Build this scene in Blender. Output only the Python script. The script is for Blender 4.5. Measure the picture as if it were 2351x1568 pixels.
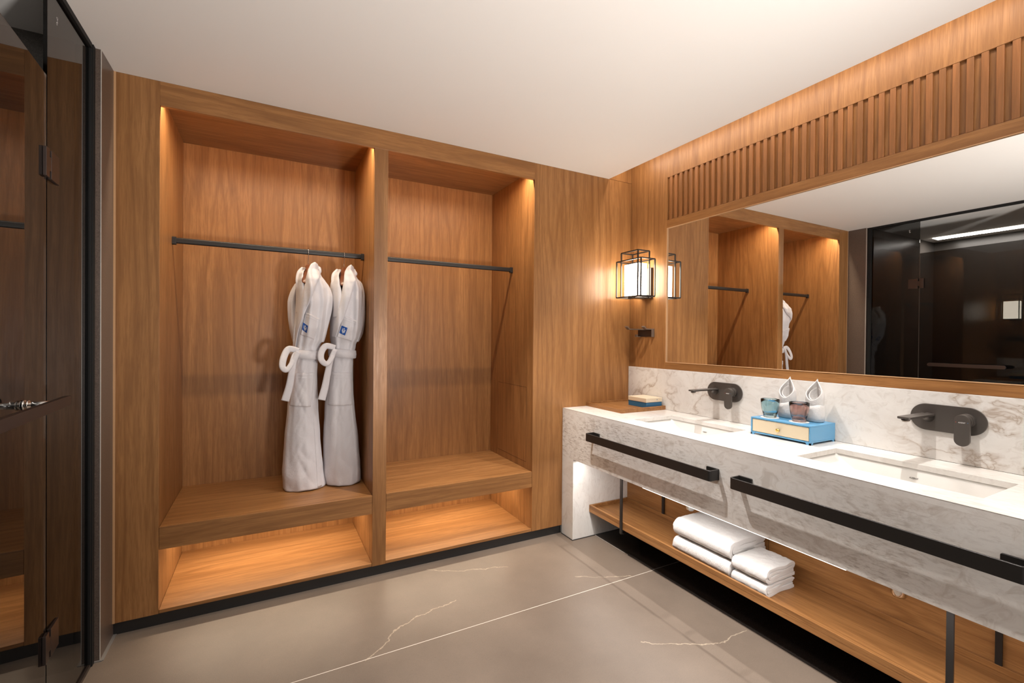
import bpy, bmesh, math, random
from mathutils import Vector, Matrix, noise
from math import sin, cos, pi, radians, sqrt, atan2

for o in list(bpy.data.objects):
    bpy.data.objects.remove(o, do_unlink=True)
SC = bpy.context.scene
COL = SC.collection
random.seed(7)

# ------------------------------------------------------------------ camera
yaw, pitch, roll = 0.488753976, -0.00700175544, 0.00859846398
f_ = Vector((sin(yaw) * cos(pitch), cos(yaw) * cos(pitch), sin(pitch)))
s_ = f_.cross(Vector((0, 0, 1))).normalized()
u_ = s_.cross(f_)
s2 = s_ * cos(roll) + u_ * sin(roll)
u2 = -s_ * sin(roll) + u_ * cos(roll)
cam = bpy.data.cameras.new('camera')
cam.sensor_fit = 'HORIZONTAL'
cam.sensor_width = 36.0
cam.lens = 1051.068 / 2351 * 36.0
cam.clip_start = 0.02
camo = bpy.data.objects.new('camera', cam)
COL.objects.link(camo)
mw = Matrix((( s2.x, u2.x, -f_.x, -2.31862), (s2.y, u2.y, -f_.y, -2.535), (s2.z, u2.z, -f_.z, 1.3), (0, 0, 0, 1)))
camo.matrix_world = mw
SC.camera = camo

# ------------------------------------------------------------------ world, exposure
SC.view_settings.view_transform = 'Standard'
SC.view_settings.look = 'None'
SC.view_settings.gamma = 1.0
SC.view_settings.exposure = 0.58
SC.view_settings.use_curve_mapping = False
W = bpy.data.worlds.new('world')
SC.world = W
W.use_nodes = True
W.node_tree.nodes['Background'].inputs[0].default_value = (1.0, 0.86, 0.72, 1)
W.node_tree.nodes['Background'].inputs[1].default_value = 0.05
try:
    SC.cycles.use_denoising = True
    SC.cycles.max_bounces = 10
    SC.cycles.diffuse_bounces = 6
    SC.cycles.glossy_bounces = 6
    SC.cycles.transmission_bounces = 10
    SC.cycles.sample_clamp_indirect = 4.0
    SC.cycles.caustics_reflective = False
    SC.cycles.caustics_refractive = False
    SC.cycles.use_light_tree = True
except Exception:
    pass

# ------------------------------------------------------------------ lights
WARM = (1.0, 0.87, 0.72)
NEUT = (1.0, 0.945, 0.90)
LEDC = (1.0, 0.82, 0.60)


def spot(name, loc, power, size, blend, radius=0.02, col=NEUT, target=None):
    l = bpy.data.lights.new(name, 'SPOT')
    l.energy = power
    l.color = col
    l.spot_size = radians(size)
    l.spot_blend = blend
    l.shadow_soft_size = radius
    o = bpy.data.objects.new(name, l)
    COL.objects.link(o)
    o.location = loc
    if target:
        d = Vector(target) - Vector(loc)
        o.rotation_euler = d.to_track_quat('-Z', 'Y').to_euler()
    return o


def area(name, loc, sx, sy, power, rot=(0, 0, 0), col=NEUT, spread=180):
    l = bpy.data.lights.new(name, 'AREA')
    l.shape = 'RECTANGLE'
    l.size = sx
    l.size_y = sy
    l.energy = power
    l.color = col
    l.spread = radians(spread)
    o = bpy.data.objects.new(name, l)
    COL.objects.link(o)
    o.location = loc
    o.rotation_euler = rot
    return o


# recessed downlights over the two basins and floor, then two added as fill
spot('basin_downlight', (-0.50, -0.74, 2.415), 56, 84, 0.55, 0.012)
spot('basin_downlight', (-0.50, -1.72, 2.415), 56, 84, 0.55, 0.012)
spot('room_downlight_and_fill', (-1.33, -0.66, 2.415), 92, 82, 0.6, 0.02)
spot('room_downlight_and_fill', (-1.33, -2.10, 2.415), 40, 82, 0.6, 0.03)
spot('room_downlight_and_fill', (-2.10, -1.45, 2.415), 16, 140, 0.7, 0.05)
# hidden light slot along the vanity wall
area('cove_light', (-0.17, -1.75, 2.56), 0.03, 3.4, 6.0, (0, radians(-20), 0), WARM)
# added soft fill behind the viewpoint, sent in through the rear wall opening
area('rear_fill_light', (-1.35, -4.70, 1.25), 2.0, 1.9, 24, (radians(100), 0, 0), NEUT)
# added unseen spot behind the viewpoint, aimed up to brighten the ceiling
spot('ceiling_fill_spot', (-1.35, -2.95, 0.95), 142, 125, 0.9, 0.12, NEUT, (-1.75, -1.55, 2.42))
# LED strips behind the closet header and under the two benches
area('closet_led', (-2.283, 0.036, 2.384), 0.90, 0.012, 7.5, (radians(-8), 0, 0), LEDC)
area('closet_led', (-1.280, 0.036, 2.384), 0.90, 0.012, 7.5, (radians(-8), 0, 0), LEDC)
area('bench_led', (-2.283, 0.33, 0.414), 0.90, 0.012, 4.2, (0, 0, 0), LEDC)
area('bench_led', (-1.280, 0.33, 0.414), 0.90, 0.012, 4.2, (0, 0, 0), LEDC)
# LED strip under the front edge of the marble apron
area('vanity_led', (-0.545, -1.36, 0.512), 0.012, 2.4, 6, (0, radians(0), 0), NEUT)
# ceiling slot in the shower
area('shower_led', (-4.07, -1.55, 2.41), 0.05, 2.5, 20, (0, 0, 0), NEUT)

# ------------------------------------------------------------------ node helpers
class NT:
    def __init__(s, name):
        s.m = bpy.data.materials.new(name)
        s.m.use_nodes = True
        s.n = s.m.node_tree.nodes
        s.l = s.m.node_tree.links
        s.b = s.n['Principled BSDF']

    def node(s, t, **k):
        nd = s.n.new(t)
        for a, v in k.items():
            setattr(nd, a, v)
        return nd

    def link(s, a, b):
        s.l.new(a, b)

    def coord(s):
        g = s.node('ShaderNodeNewGeometry')
        return g.outputs['Position']

    def objc(s):
        return s.node('ShaderNodeTexCoord').outputs['Object']

    def mapping(s, v, scale=(1, 1, 1), rot=(0, 0, 0), loc=(0, 0, 0)):
        m = s.node('ShaderNodeMapping')
        m.inputs['Scale'].default_value = scale
        m.inputs['Rotation'].default_value = rot
        m.inputs['Location'].default_value = loc
        s.link(v, m.inputs['Vector'])
        return m.outputs[0]

    def noise(s, v, scale, detail=4, rough=0.5, dist=0.0, out='Fac'):
        t = s.node('ShaderNodeTexNoise')
        t.inputs['Scale'].default_value = scale
        t.inputs['Detail'].default_value = detail
        t.inputs['Roughness'].default_value = rough
        t.inputs['Distortion'].default_value = dist
        s.link(v, t.inputs['Vector'])
        return t.outputs[out]

    def math(s, op, a, b=None, c=None, clamp=False):
        m = s.node('ShaderNodeMath', operation=op)
        m.use_clamp = clamp
        for i, x in enumerate((a, b, c)):
            if x is None:
                continue
            if isinstance(x, (int, float)):
                m.inputs[i].default_value = x
            else:
                s.link(x, m.inputs[i])
        return m.outputs[0]

    def vmath(s, op, a, b=None):
        m = s.node('ShaderNodeVectorMath', operation=op)
        for i, x in enumerate((a, b)):
            if x is None:
                continue
            if isinstance(x, (tuple, list)):
                m.inputs[i].default_value = x
            else:
                s.link(x, m.inputs[i])
        return m

    def ramp(s, v, pts, interp='LINEAR'):
        r = s.node('ShaderNodeValToRGB')
        r.color_ramp.interpolation = interp
        el = r.color_ramp.elements
        while len(el) < len(pts):
            el.new(0.5)
        for e, (p, c) in zip(el, pts):
            e.position = p
            e.color = (c, c, c, 1) if isinstance(c, (int, float)) else (*c, 1)
        s.link(v, r.inputs[0])
        return r.outputs[0]

    def mix(s, fac, a, b, mode='MIX'):
        m = s.node('ShaderNodeMix', data_type='RGBA', blend_type=mode)
        for i, x in ((0, fac), (6, a), (7, b)):
            if isinstance(x, (int, float)):
                m.inputs[i].default_value = x
            elif isinstance(x, tuple):
                m.inputs[i].default_value = (*x, 1) if len(x) == 3 else x
            else:
                s.link(x, m.inputs[i])
        return m.outputs[2]

    def bump(s, h, strength=0.1, dist=0.001):
        b = s.node('ShaderNodeBump')
        b.inputs['Strength'].default_value = strength
        b.inputs['Distance'].default_value = dist
        s.link(h, b.inputs['Height'])
        s.link(b.outputs[0], s.b.inputs['Normal'])

    def set(s, **k):
        for a, v in k.items():
            a = a.replace('_', ' ')
            if isinstance(v, (int, float, tuple)):
                s.b.inputs[a].default_value = (*v, 1) if isinstance(v, tuple) and len(v) == 3 and 'Color' in a or a == 'Emission Color' and len(v) == 3 else v
            else:
                s.link(v, s.b.inputs[a])
        return s.m


def plain(name, col, rough=0.5, metal=0.0, spec=0.5, **k):
    t = NT(name)
    t.b.inputs['Base Color'].default_value = (*col, 1)
    t.b.inputs['Roughness'].default_value = rough
    t.b.inputs['Metallic'].default_value = metal
    t.b.inputs['Specular IOR Level'].default_value = spec
    for a, v in k.items():
        t.b.inputs[a].default_value = v
    return t.m


def wood(name, axis, seed=0.0, tone=1.0, red=0.0):
    """walnut-brown teak veneer, grain running along axis 0/1/2"""
    t = NT(name)
    p = t.coord()
    sc = [1.0, 1.0, 1.0]
    sc[axis] = 0.055
    v = t.mapping(p, tuple(sc), (0, 0, 0), (seed * 3.1, seed * 1.7, seed * 2.3))
    # wandering of the grain
    wob = t.noise(t.mapping(p, tuple(0.6 if i == axis else 1.4 for i in range(3)), loc=(seed, 0, seed)), 2.2, 2, 0.5, out='Color')
    off = t.vmath('SCALE', t.vmath('SUBTRACT', wob, (0.5, 0.5, 0.5)).outputs[0])
    off.inputs[3].default_value = 0.03
    v2 = t.vmath('ADD', v, off.outputs[0]).outputs[0]
    n1 = t.noise(v2, 3.4, 3, 0.45)
    rings = t.math('SINE', t.math('MULTIPLY', n1, 95.0))
    rings = t.math('MULTIPLY_ADD', rings, 0.5, 0.5)
    rings = t.math('POWER', rings, 4.0)
    fine = t.noise(v2, 150, 4, 0.65)
    medium = t.noise(v2, 42, 3, 0.55)
    pores = t.noise(t.mapping(p, tuple(7 if i == axis else 380 for i in range(3))), 1.0, 2, 0.6)
    broad = t.noise(v2, 6.0, 2, 0.5)
    a = (0.385 * tone, 0.185 * tone * (1 - red), 0.066 * tone * (1 - red))
    b = (0.315 * tone, 0.144 * tone * (1 - red), 0.048 * tone * (1 - red))
    c = (0.185 * tone, 0.078 * tone, 0.024 * tone)
    col = t.mix(t.ramp(broad, [(0.35, 0.0), (0.65, 1.0)]), a, b)
    col = t.mix(t.math('MULTIPLY', rings, 0.50), col, c)
    col = t.mix(t.ramp(medium, [(0.36, 0.38), (0.60, 0.0)]), col, c)
    col = t.mix(t.ramp(fine, [(0.38, 0.45), (0.58, 0.0)]), col, c)
    col = t.mix(t.ramp(pores, [(0.30, 0.55), (0.43, 0.0)]), col, c)
    t.link(col, t.b.inputs['Base Color'])
    t.link(t.ramp(fine, [(0.3, 0.44), (0.7, 0.34)]), t.b.inputs['Roughness'])
    t.b.inputs['Specular IOR Level'].default_value = 0.38
    t.bump(pores, 0.12, 0.0004)
    return t.m


def marble(name, streak=(1, 1, 1), seed=0.0, gloss=0.16, veins=1.0, grain=0.0):
    t = NT(name)
    p = t.coord()
    v = t.mapping(p, streak, (0.5, 0.25, 0.35), (seed, seed * 0.7, seed * 1.3))
    warp = t.noise(v, 2.0, 4, 0.55, out='Color')
    off = t.vmath('SCALE', t.vmath('SUBTRACT', warp, (0.5, 0.5, 0.5)).outputs[0])
    off.inputs[3].default_value = 0.55
    w = t.vmath('ADD', v, off.outputs[0]).outputs[0]
    n1 = t.noise(w, 2.6, 6, 0.55)
    v1 = t.math('ABSOLUTE', t.math('SUBTRACT', n1, 0.5))
    vein = t.ramp(v1, [(0.0, 1.0), (0.008, 0.45), (0.035, 0.0)])
    gate = t.ramp(t.noise(v, 1.7, 2, 0.5), [(0.42, 0.0), (0.62, 1.0)])
    cloud = t.ramp(t.noise(w, 3.1, 5, 0.6), [(0.42, 0.0), (0.78, 1.0)])
    fl = t.ramp(t.noise(t.mapping(w, (1, 1, 1), (0.2, 0.6, 0.1)), 15, 6, 0.65, 1.2), [(0.50, 0.0), (0.66, 1.0)])
    base = (0.765, 0.745, 0.715)
    col = t.mix(t.math('MULTIPLY', cloud, 0.50 - 0.42 * grain), base, (0.50, 0.455, 0.41))
    if grain > 0.5:
        sv = t.mapping(t.coord(), (1, 14, 55), (radians(38), 0, 0), (seed, 0, 0))
        wv = t.vmath('ADD', sv, t.vmath('MULTIPLY', warp, (1.5, 1.5, 1.5)).outputs[0]).outputs[0]
        st = t.ramp(t.noise(wv, 2.2, 5, 0.62), [(0.50, 0.0), (0.70, 1.0)])
        gt = t.ramp(t.noise(v, 2.2, 3, 0.5), [(0.38, 0.0), (0.60, 1.0)])
        col = t.mix(t.math('MULTIPLY', t.math('MULTIPLY', st, gt), 0.85), col, (0.33, 0.28, 0.24))
        st2 = t.ramp(t.noise(t.mapping(wv, (1, 3.2, 3.2)), 3.0, 4, 0.6), [(0.60, 0.0), (0.70, 1.0)])
        col = t.mix(t.math('MULTIPLY', t.math('MULTIPLY', st2, gt), 0.60), col, (0.22, 0.165, 0.13))
    col = t.mix(t.math('MULTIPLY', fl, 0.10 + 0.45 * grain), col, (0.36, 0.29, 0.235))
    col = t.mix(t.math('MULTIPLY', t.math('MULTIPLY', vein, gate), 0.75 * veins), col, (0.34, 0.25, 0.18))
    t.link(col, t.b.inputs['Base Color'])
    t.b.inputs['Roughness'].default_value = gloss
    t.b.inputs['Specular IOR Level'].default_value = 0.4
    return t.m


def stone(name, col1, col2, rough=0.35, spec=0.4):
    t = NT(name)
    p = t.coord()
    n = t.noise(p, 3.0, 5, 0.6)
    c = t.mix(t.ramp(n, [(0.3, 0.0), (0.7, 1.0)]), col1, col2)
    sp = t.noise(p, 420, 2, 0.7)
    c = t.mix(t.ramp(sp, [(0.58, 0.0), (0.70, 0.7)]), c, tuple(min(1, x * 2.3) for x in col1))
    c = t.mix(t.ramp(t.noise(p, 160, 2, 0.6), [(0.34, 0.6), (0.50, 0.0)]), c, tuple(x * 0.55 for x in col1))
    t.link(c, t.b.inputs['Base Color'])
    t.b.inputs['Roughness'].default_value = rough
    t.b.inputs['Specular IOR Level'].default_value = spec
    return t.m


def floor_mat():
    t = NT('floor_stone')
    p = t.coord()
    n = t.noise(p, 1.8, 5, 0.6)
    a, b = (0.180, 0.141, 0.110), (0.128, 0.099, 0.077)
    c = t.mix(t.ramp(n, [(0.32, 0.0), (0.68, 1.0)]), a, b)
    c = t.mix(t.ramp(t.noise(p, 420, 3, 0.7), [(0.56, 0.0), (0.74, 0.45)]), c, (0.38, 0.31, 0.25))
    c = t.mix(t.ramp(t.noise(p, 130, 3, 0.7), [(0.30, 0.45), (0.45, 0.0)]), c, (0.12, 0.10, 0.08))
    sep = t.node('ShaderNodeSeparateXYZ')
    t.link(p, sep.inputs[0])
    X, Y = sep.outputs[0], sep.outputs[1]
    # grout joints between the slabs, 1.20 m apart
    gy = t.math('ABSOLUTE', t.math('SUBTRACT', t.math('FLOORED_MODULO', t.math('ADD', Y, 0.643 + 0.6), 1.2), 0.6))
    g = t.math('LESS_THAN', gy, 0.0016)
    c = t.mix(g, c, (0.62, 0.57, 0.50))
    # thin pale natural veins, each a crooked line in one slab
    wob = t.noise(p, 9.0, 5, 0.65, out='Color')
    off = t.vmath('SCALE', t.vmath('SUBTRACT', wob, (0.5, 0.5, 0.5)).outputs[0])
    off.inputs[3].default_value = 0.07
    q = t.vmath('ADD', p, off.outputs[0]).outputs[0]
    flat = t.vmath('MULTIPLY', q, (1, 1, 0)).outputs[0]
    lines = [[(-1.967, -0.644), (-1.913, -0.615), (-1.821, -0.509), (-1.697, -0.458), (-1.487, -0.418)],
             [(-0.899, -1.066), (-0.849, -1.117), (-0.693, -1.188), (-0.595, -1.242), (-0.498, -1.234), (-0.42, -1.24)],
             [(-0.83, -0.50), (-0.56, -0.64)], [(-1.526, -0.06), (-1.382, -0.147), (-1.11, -0.231)]]
    best = None
    for ln in lines:
        for (x0, y0), (x1, y1) in zip(ln, ln[1:]):
            dx, dy = x1 - x0, y1 - y0
            L2 = dx * dx + dy * dy
            rel = t.vmath('SUBTRACT', flat, (x0, y0, 0)).outputs[0]
            tt = t.math('DIVIDE', t.vmath('DOT_PRODUCT', rel, (dx, dy, 0)).outputs['Value'], L2, clamp=True)
            cv = t.node('ShaderNodeCombineXYZ')
            t.link(t.math('MULTIPLY', tt, dx), cv.inputs[0])
            t.link(t.math('MULTIPLY', tt, dy), cv.inputs[1])
            d = t.vmath('DISTANCE', rel, cv.outputs[0]).outputs['Value']
            best = d if best is None else t.math('MINIMUM', best, d)
    vm = t.ramp(best, [(0.0, 0.55), (0.0017, 0.0)])
    c = t.mix(vm, c, (0.55, 0.46, 0.34))
    t.link(c, t.b.inputs['Base Color'])
    t.b.inputs['Roughness'].default_value = 0.42
    t.b.inputs['Specular IOR Level'].default_value = 0.4
    return t.m


def terry(name, col=(0.80, 0.76, 0.75), scale=900.0, strength=0.5, dist=0.002):
    t = NT(name)
    p = t.objc()
    n = t.noise(p, scale, 3, 0.7)
    n2 = t.noise(p, scale * 0.12, 3, 0.6)
    c = t.mix(t.ramp(n, [(0.3, 0.25), (0.6, 0.0)]), col, tuple(x * 0.82 for x in col))
    t.link(c, t.b.inputs['Base Color'])
    t.b.inputs['Roughness'].default_value = 0.95
    t.b.inputs['Specular IOR Level'].default_value = 0.1
    t.b.inputs['Sheen Weight'].default_value = 0.25
    h = t.math('ADD', n, t.math('MULTIPLY', n2, 1.5))
    t.bump(h, strength, dist)
    return t.m


def glass(name, col, rough=0.0, ior=1.5):
    t = NT(name)
    t.b.inputs['Base Color'].default_value = (*col, 1)
    t.b.inputs['Roughness'].default_value = rough
    t.b.inputs['IOR'].default_value = ior
    t.b.inputs['Transmission Weight'].default_value = 1.0
    return t.m


def emit(name, col, strength, base=(0.8, 0.8, 0.8)):
    t = NT(name)
    t.b.inputs['Base Color'].default_value = (*base, 1)
    t.b.inputs['Emission Color'].default_value = (*col, 1)
    t.b.inputs['Emission Strength'].default_value = strength
    return t.m


M = {}
M['woodZ'] = wood('walnut_veneer_vertical', 2, 0.3)
M['woodZ2'] = wood('walnut_veneer_panel', 2, 4.7)
M['woodZ3'] = wood('walnut_veneer_wall', 2, 9.1)
M['woodX'] = wood('walnut_veneer_horizontal', 0, 2.1)
M['woodY'] = wood('walnut_veneer_lengthwise', 1, 6.4)
M['wood_slat'] = wood('walnut_slat', 2, 7.7, 0.92, 0.12)
M['wood_edge'] = plain('walnut_banding_and_lit_edge', (0.52, 0.30, 0.15), 0.4)  # edge banding; its pale tone also paints the lit edges round the mirror
M['wood_tray'] = wood('tray_wood', 1, 11.0, 1.0)
M['hanger'] = plain('hanger_wood', (0.16, 0.052, 0.022), 0.28)
M['ceiling'] = plain('ceiling_paint', (0.885, 0.868, 0.835), 0.7, spec=0.2)
M['floor'] = floor_mat()
M['black_base'] = plain('black_skirting', (0.018, 0.017, 0.017), 0.3)
M['stone'] = stone('brown_grey_stone', (0.125, 0.090, 0.072), (0.098, 0.072, 0.058), 0.34)
M['stone_dark'] = stone('dark_shower_stone', (0.075, 0.066, 0.058), (0.055, 0.048, 0.042), 0.3)
M['slab'] = stone('black_floor_sheet', (0.030, 0.025, 0.022), (0.024, 0.020, 0.018), 0.16, 0.4)
M['pale_edge'] = plain('pale_metal_edge', (0.55, 0.52, 0.48), 0.35, 0.2)
M['sealant'] = plain('grey_sealant', (0.20, 0.185, 0.17), 0.5)
M['black_metal'] = plain('black_metal', (0.021, 0.019, 0.018), 0.36, 0.2)
M['channel_black'] = plain('matt_black_channel', (0.012, 0.012, 0.012), 0.6, spec=0.2)
M['bronze'] = plain('dark_bronze_metal', (0.075, 0.055, 0.048), 0.36, 0.75)
M['gunmetal'] = plain('gunmetal', (0.105, 0.092, 0.083), 0.42, 0.55)
M['gunmetal_light'] = plain('brushed_bronze', (0.24, 0.20, 0.17), 0.4, 0.7)
M['chrome'] = plain('chrome', (0.75, 0.74, 0.72), 0.12, 1.0)
M['marble_front'] = marble('marble_apron', (1.0, 0.8, 1.1), 1.3, 0.24, 0.30, 0.6)
M['marble_top'] = marble('marble_counter', (2.2, 0.8, 1.0), 4.4, 0.14, 0.25, 0.25)
M['marble_splash'] = marble('marble_splashback', (1, 1.1, 1.5), 8.2, 0.16, 1.0, 0.30)
M['ceramic'] = plain('white_ceramic', (0.70, 0.685, 0.655), 0.08)
M['mirror'] = plain('mirror_silver', (0.90, 0.90, 0.89), 0.0, 1.0)
M['glass_tint'] = glass('grey_tinted_glass', (0.16, 0.16, 0.158), 0.0, 1.36)
M['glass_edge'] = plain('glass_edge_seal', (0.06, 0.05, 0.045), 0.3)
M['terry'] = terry('robe_terry', (0.72, 0.695, 0.715), 420, 0.55, 0.0022)
M['towel'] = terry('towel_terry', (0.78, 0.76, 0.745), 520, 0.8, 0.003)
M['badge_blue'] = plain('badge_blue', (0.012, 0.085, 0.36), 0.7)
M['badge_white'] = plain('badge_white', (0.85, 0.87, 0.9), 0.8)
M['box_blue'] = plain('lacquer_blue', (0.11, 0.33, 0.56), 0.35)
M['box_deep'] = plain('lacquer_deep_blue', (0.018, 0.12, 0.25), 0.4)
M['cream'] = plain('cream_lacquer', (0.80, 0.70, 0.51), 0.45)
M['cream_lid'] = plain('cream_leather', (0.66, 0.56, 0.42), 0.6)
M['gold'] = plain('polished_brass', (0.90, 0.66, 0.24), 0.18, 1.0)
M['coaster'] = plain('white_coaster', (0.85, 0.80, 0.77), 0.7)
M['glass_blue'] = glass('blue_grey_glass', (0.58, 0.76, 0.80))
M['glass_rose'] = glass('rose_glass', (0.79, 0.58, 0.53))
M['shade'] = emit('lamp_shade', (1.0, 0.88, 0.72), 17.0)
M['led'] = emit('led_diffuser', (1.0, 0.78, 0.55), 5.0)
M['led_white'] = emit('led_diffuser_white', (1.0, 0.90, 0.80), 5.0)
M['dot_red'] = plain('red_mark', (0.6, 0.06, 0.03), 0.5)
M['dot_blue'] = plain('blue_mark', (0.05, 0.2, 0.5), 0.5)
M['mark_white'] = plain('white_mark', (0.9, 0.9, 0.9), 0.5)
M['mark_grey'] = plain('grey_mark', (0.12, 0.11, 0.10), 0.6)
M['groove'] = plain('dark_joint', (0.05, 0.025, 0.012), 0.8)

# ------------------------------------------------------------------ mesh helpers


def link(name, bm, mats, parent=None, smooth=False, bevel=0.0, seg=2, auto=None):
    me = bpy.data.meshes.new(name)
    bmesh.ops.recalc_face_normals(bm, faces=bm.faces)
    bm.to_mesh(me)
    bm.free()
    if not isinstance(mats, (list, tuple)):
        mats = [mats]
    for m in mats:
        me.materials.append(M[m] if isinstance(m, str) else m)
    o = bpy.data.objects.new(name, me)
    COL.objects.link(o)
    if smooth:
        for p in me.polygons:
            p.use_smooth = True
    if auto:
        me.set_sharp_from_angle(angle=radians(auto))
    if bevel:
        b = o.modifiers.new('bevel', 'BEVEL')
        b.width = bevel
        b.segments = seg
        b.limit_method = 'ANGLE'
    if parent is not None:
        o.parent = parent
        o.matrix_parent_inverse = Matrix.Translation(-Vector(parent.location)) if parent.parent is None else Matrix.Identity(4)
        if parent.parent is not None:
            o.matrix_parent_inverse = Matrix.Identity(4)
            o.matrix_parent_inverse = parent_world(parent).inverted()
    return o


def parent_world(p):
    m = Matrix.Translation(p.location) @ p.rotation_euler.to_matrix().to_4x4()
    if p.parent is not None:
        return parent_world(p.parent) @ p.matrix_parent_inverse @ m
    return m


def box(bm, x0, x1, y0, y1, z0, z1, mi=0):
    x0, x1 = min(x0, x1), max(x0, x1)
    y0, y1 = min(y0, y1), max(y0, y1)
    z0, z1 = min(z0, z1), max(z0, z1)
    v = [bm.verts.new(c) for c in ((x0, y0, z0), (x1, y0, z0), (x1, y1, z0), (x0, y1, z0), (x0, y0, z1), (x1, y0, z1), (x1, y1, z1), (x0, y1, z1))]
    for f in ((0, 3, 2, 1), (4, 5, 6, 7), (0, 1, 5, 4), (1, 2, 6, 5), (2, 3, 7, 6), (3, 0, 4, 7)):
        bm.faces.new([v[i] for i in f]).material_index = mi
    return v


def B(name, dims, mat, parent=None, bevel=0.0, **k):
    bm = bmesh.new()
    if isinstance(dims[0], (int, float)):
        dims = [dims]
    for d in dims:
        box(bm, *d)
    return link(name, bm, mat, parent, bevel=bevel, **k)


def cyl(bm, p0, p1, r0, r1=None, n=24, cap=True, mi=0):
    p0, p1 = Vector(p0), Vector(p1)
    r1 = r0 if r1 is None else r1
    d = (p1 - p0).normalized()
    a = d.orthogonal().normalized()
    b = d.cross(a)
    A = [bm.verts.new(p0 + (a * cos(2 * pi * i / n) + b * sin(2 * pi * i / n)) * r0) for i in range(n)]
    Bv = [bm.verts.new(p1 + (a * cos(2 * pi * i / n) + b * sin(2 * pi * i / n)) * r1) for i in range(n)]
    for i in range(n):
        f = bm.faces.new((A[i], A[(i + 1) % n], Bv[(i + 1) % n], Bv[i]))
        f.material_index = mi
        f.smooth = True
    if cap:
        bm.faces.new(A[::-1]).material_index = mi
        bm.faces.new(Bv).material_index = mi


def tube(bm, pts, r, n=12, closed=False, flat=None):
    """sweep a circle (or flat=(w,t) rectangle-ish ellipse) along pts"""
    pts = [Vector(p) for p in pts]
    rings = []
    N = len(pts)
    prev = None
    for i, p in enumerate(pts):
        if closed:
            d = (pts[(i + 1) % N] - pts[i - 1]).normalized()
        else:
            d = (pts[min(i + 1, N - 1)] - pts[max(i - 1, 0)]).normalized()
        if prev is None:
            a = d.orthogonal().normalized()
        else:
            a = (prev - d * prev.dot(d)).normalized()
        prev = a
        b = d.cross(a)
        rr = r[i] if isinstance(r, (list, tuple)) else r
        rings.append([bm.verts.new(p + (a * cos(2 * pi * k / n) + b * sin(2 * pi * k / n)) * rr) for k in range(n)])
    for i in range(N if closed else N - 1):
        A, Bq = rings[i], rings[(i + 1) % N]
        for k in range(n):
            bm.faces.new((A[k], A[(k + 1) % n], Bq[(k + 1) % n], Bq[k])).smooth = True
    if not closed:
        bm.faces.new(rings[0][::-1])
        bm.faces.new(rings[-1])


def prism(bm, poly, fn, d0, d1, mi=0):
    """extrude 2-D polygon; fn(a,b,d) -> 3-D point"""
    A = [bm.verts.new(fn(a, b, d0)) for a, b in poly]
    Bv = [bm.verts.new(fn(a, b, d1)) for a, b in poly]
    n = len(poly)
    bm.faces.new(A[::-1]).material_index = mi
    bm.faces.new(Bv).material_index = mi
    for i in range(n):
        bm.faces.new((A[i], A[(i + 1) % n], Bv[(i + 1) % n], Bv[i])).material_index = mi


def pill(w, h, n=16, r=None):
    """stadium / rounded rectangle outline centred on 0"""
    r = min(w, h) / 2 if r is None else r
    out = []
    for cx, cy, a0 in ((w / 2 - r, h / 2 - r, 0), (-w / 2 + r, h / 2 - r, 90), (-w / 2 + r, -h / 2 + r, 180), (w / 2 - r, -h / 2 + r, 270)):
        for i in range(n + 1):
            a = radians(a0 + 90 * i / n)
            out.append((cx + r * cos(a), cy + r * sin(a)))
    return out


def lathe(bm, prof, c, n=48, mi=0, close=False):
    rings = []
    for r, z in prof:
        if r < 1e-6:
            rings.append([bm.verts.new((c[0], c[1], c[2] + z))])
        else:
            rings.append([bm.verts.new((c[0] + r * cos(2 * pi * i / n), c[1] + r * sin(2 * pi * i / n), c[2] + z)) for i in range(n)])
    for A, Bq in zip(rings, rings[1:]):
        if len(A) == 1 and len(Bq) == 1:
            continue
        for i in range(n):
            j = (i + 1) % n
            if len(A) == 1:
                f = bm.faces.new((A[0], Bq[j], Bq[i]))
            elif len(Bq) == 1:
                f = bm.faces.new((A[i], A[j], Bq[0]))
            else:
                f = bm.faces.new((A[i], A[j], Bq[j], Bq[i]))
            f.smooth = True
            f.material_index = mi


def thing(name, label, cat, loc=(0, 0, 0), group=None):
    o = bpy.data.objects.new(name, None)
    COL.objects.link(o)
    o.location = loc
    o.empty_display_size = 0.1
    return tag(o, label, cat, group)


def tag(o, label, cat, group=None):
    o['label'] = label
    o['category'] = cat
    if group:
        o['group'] = group
    return o


def struct(o):
    o['kind'] = 'structure'
    return o


def S(name, label=None, cat=None, loc=(0, 0, 0)):
    o = bpy.data.objects.new(name, None)
    COL.objects.link(o)
    o.location = loc
    o['kind'] = 'structure'
    return tagS(o, label, cat)


def tagS(o, label, cat='wall'):
    o['kind'] = 'structure'
    if label:
        o['label'] = label
        o['category'] = cat or 'wall'
    return o


def text(name, s, size, mat, parent, origin, xdir, ydir, depth=0.0004):
    cu = bpy.data.curves.new(name, 'FONT')
    cu.body = s
    cu.size = size
    cu.extrude = depth
    cu.align_x = 'CENTER'
    cu.align_y = 'CENTER'
    cu.materials.append(M[mat])
    tmp = bpy.data.objects.new(name, cu)
    COL.objects.link(tmp)
    bpy.context.view_layer.update()
    me = bpy.data.meshes.new_from_object(tmp.evaluated_get(bpy.context.evaluated_depsgraph_get()))
    bpy.data.objects.remove(tmp, do_unlink=True)
    me.name = name
    o = bpy.data.objects.new(name, me)
    COL.objects.link(o)
    x, y = Vector(xdir).normalized(), Vector(ydir).normalized()
    z = x.cross(y)
    w = Matrix(((x.x, y.x, z.x, origin[0]), (x.y, y.y, z.y, origin[1]), (x.z, y.z, z.z, origin[2]), (0, 0, 0, 1)))
    o.parent = parent
    o.matrix_parent_inverse = parent_world(parent).inverted()
    o.matrix_basis = w
    return o


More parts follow.
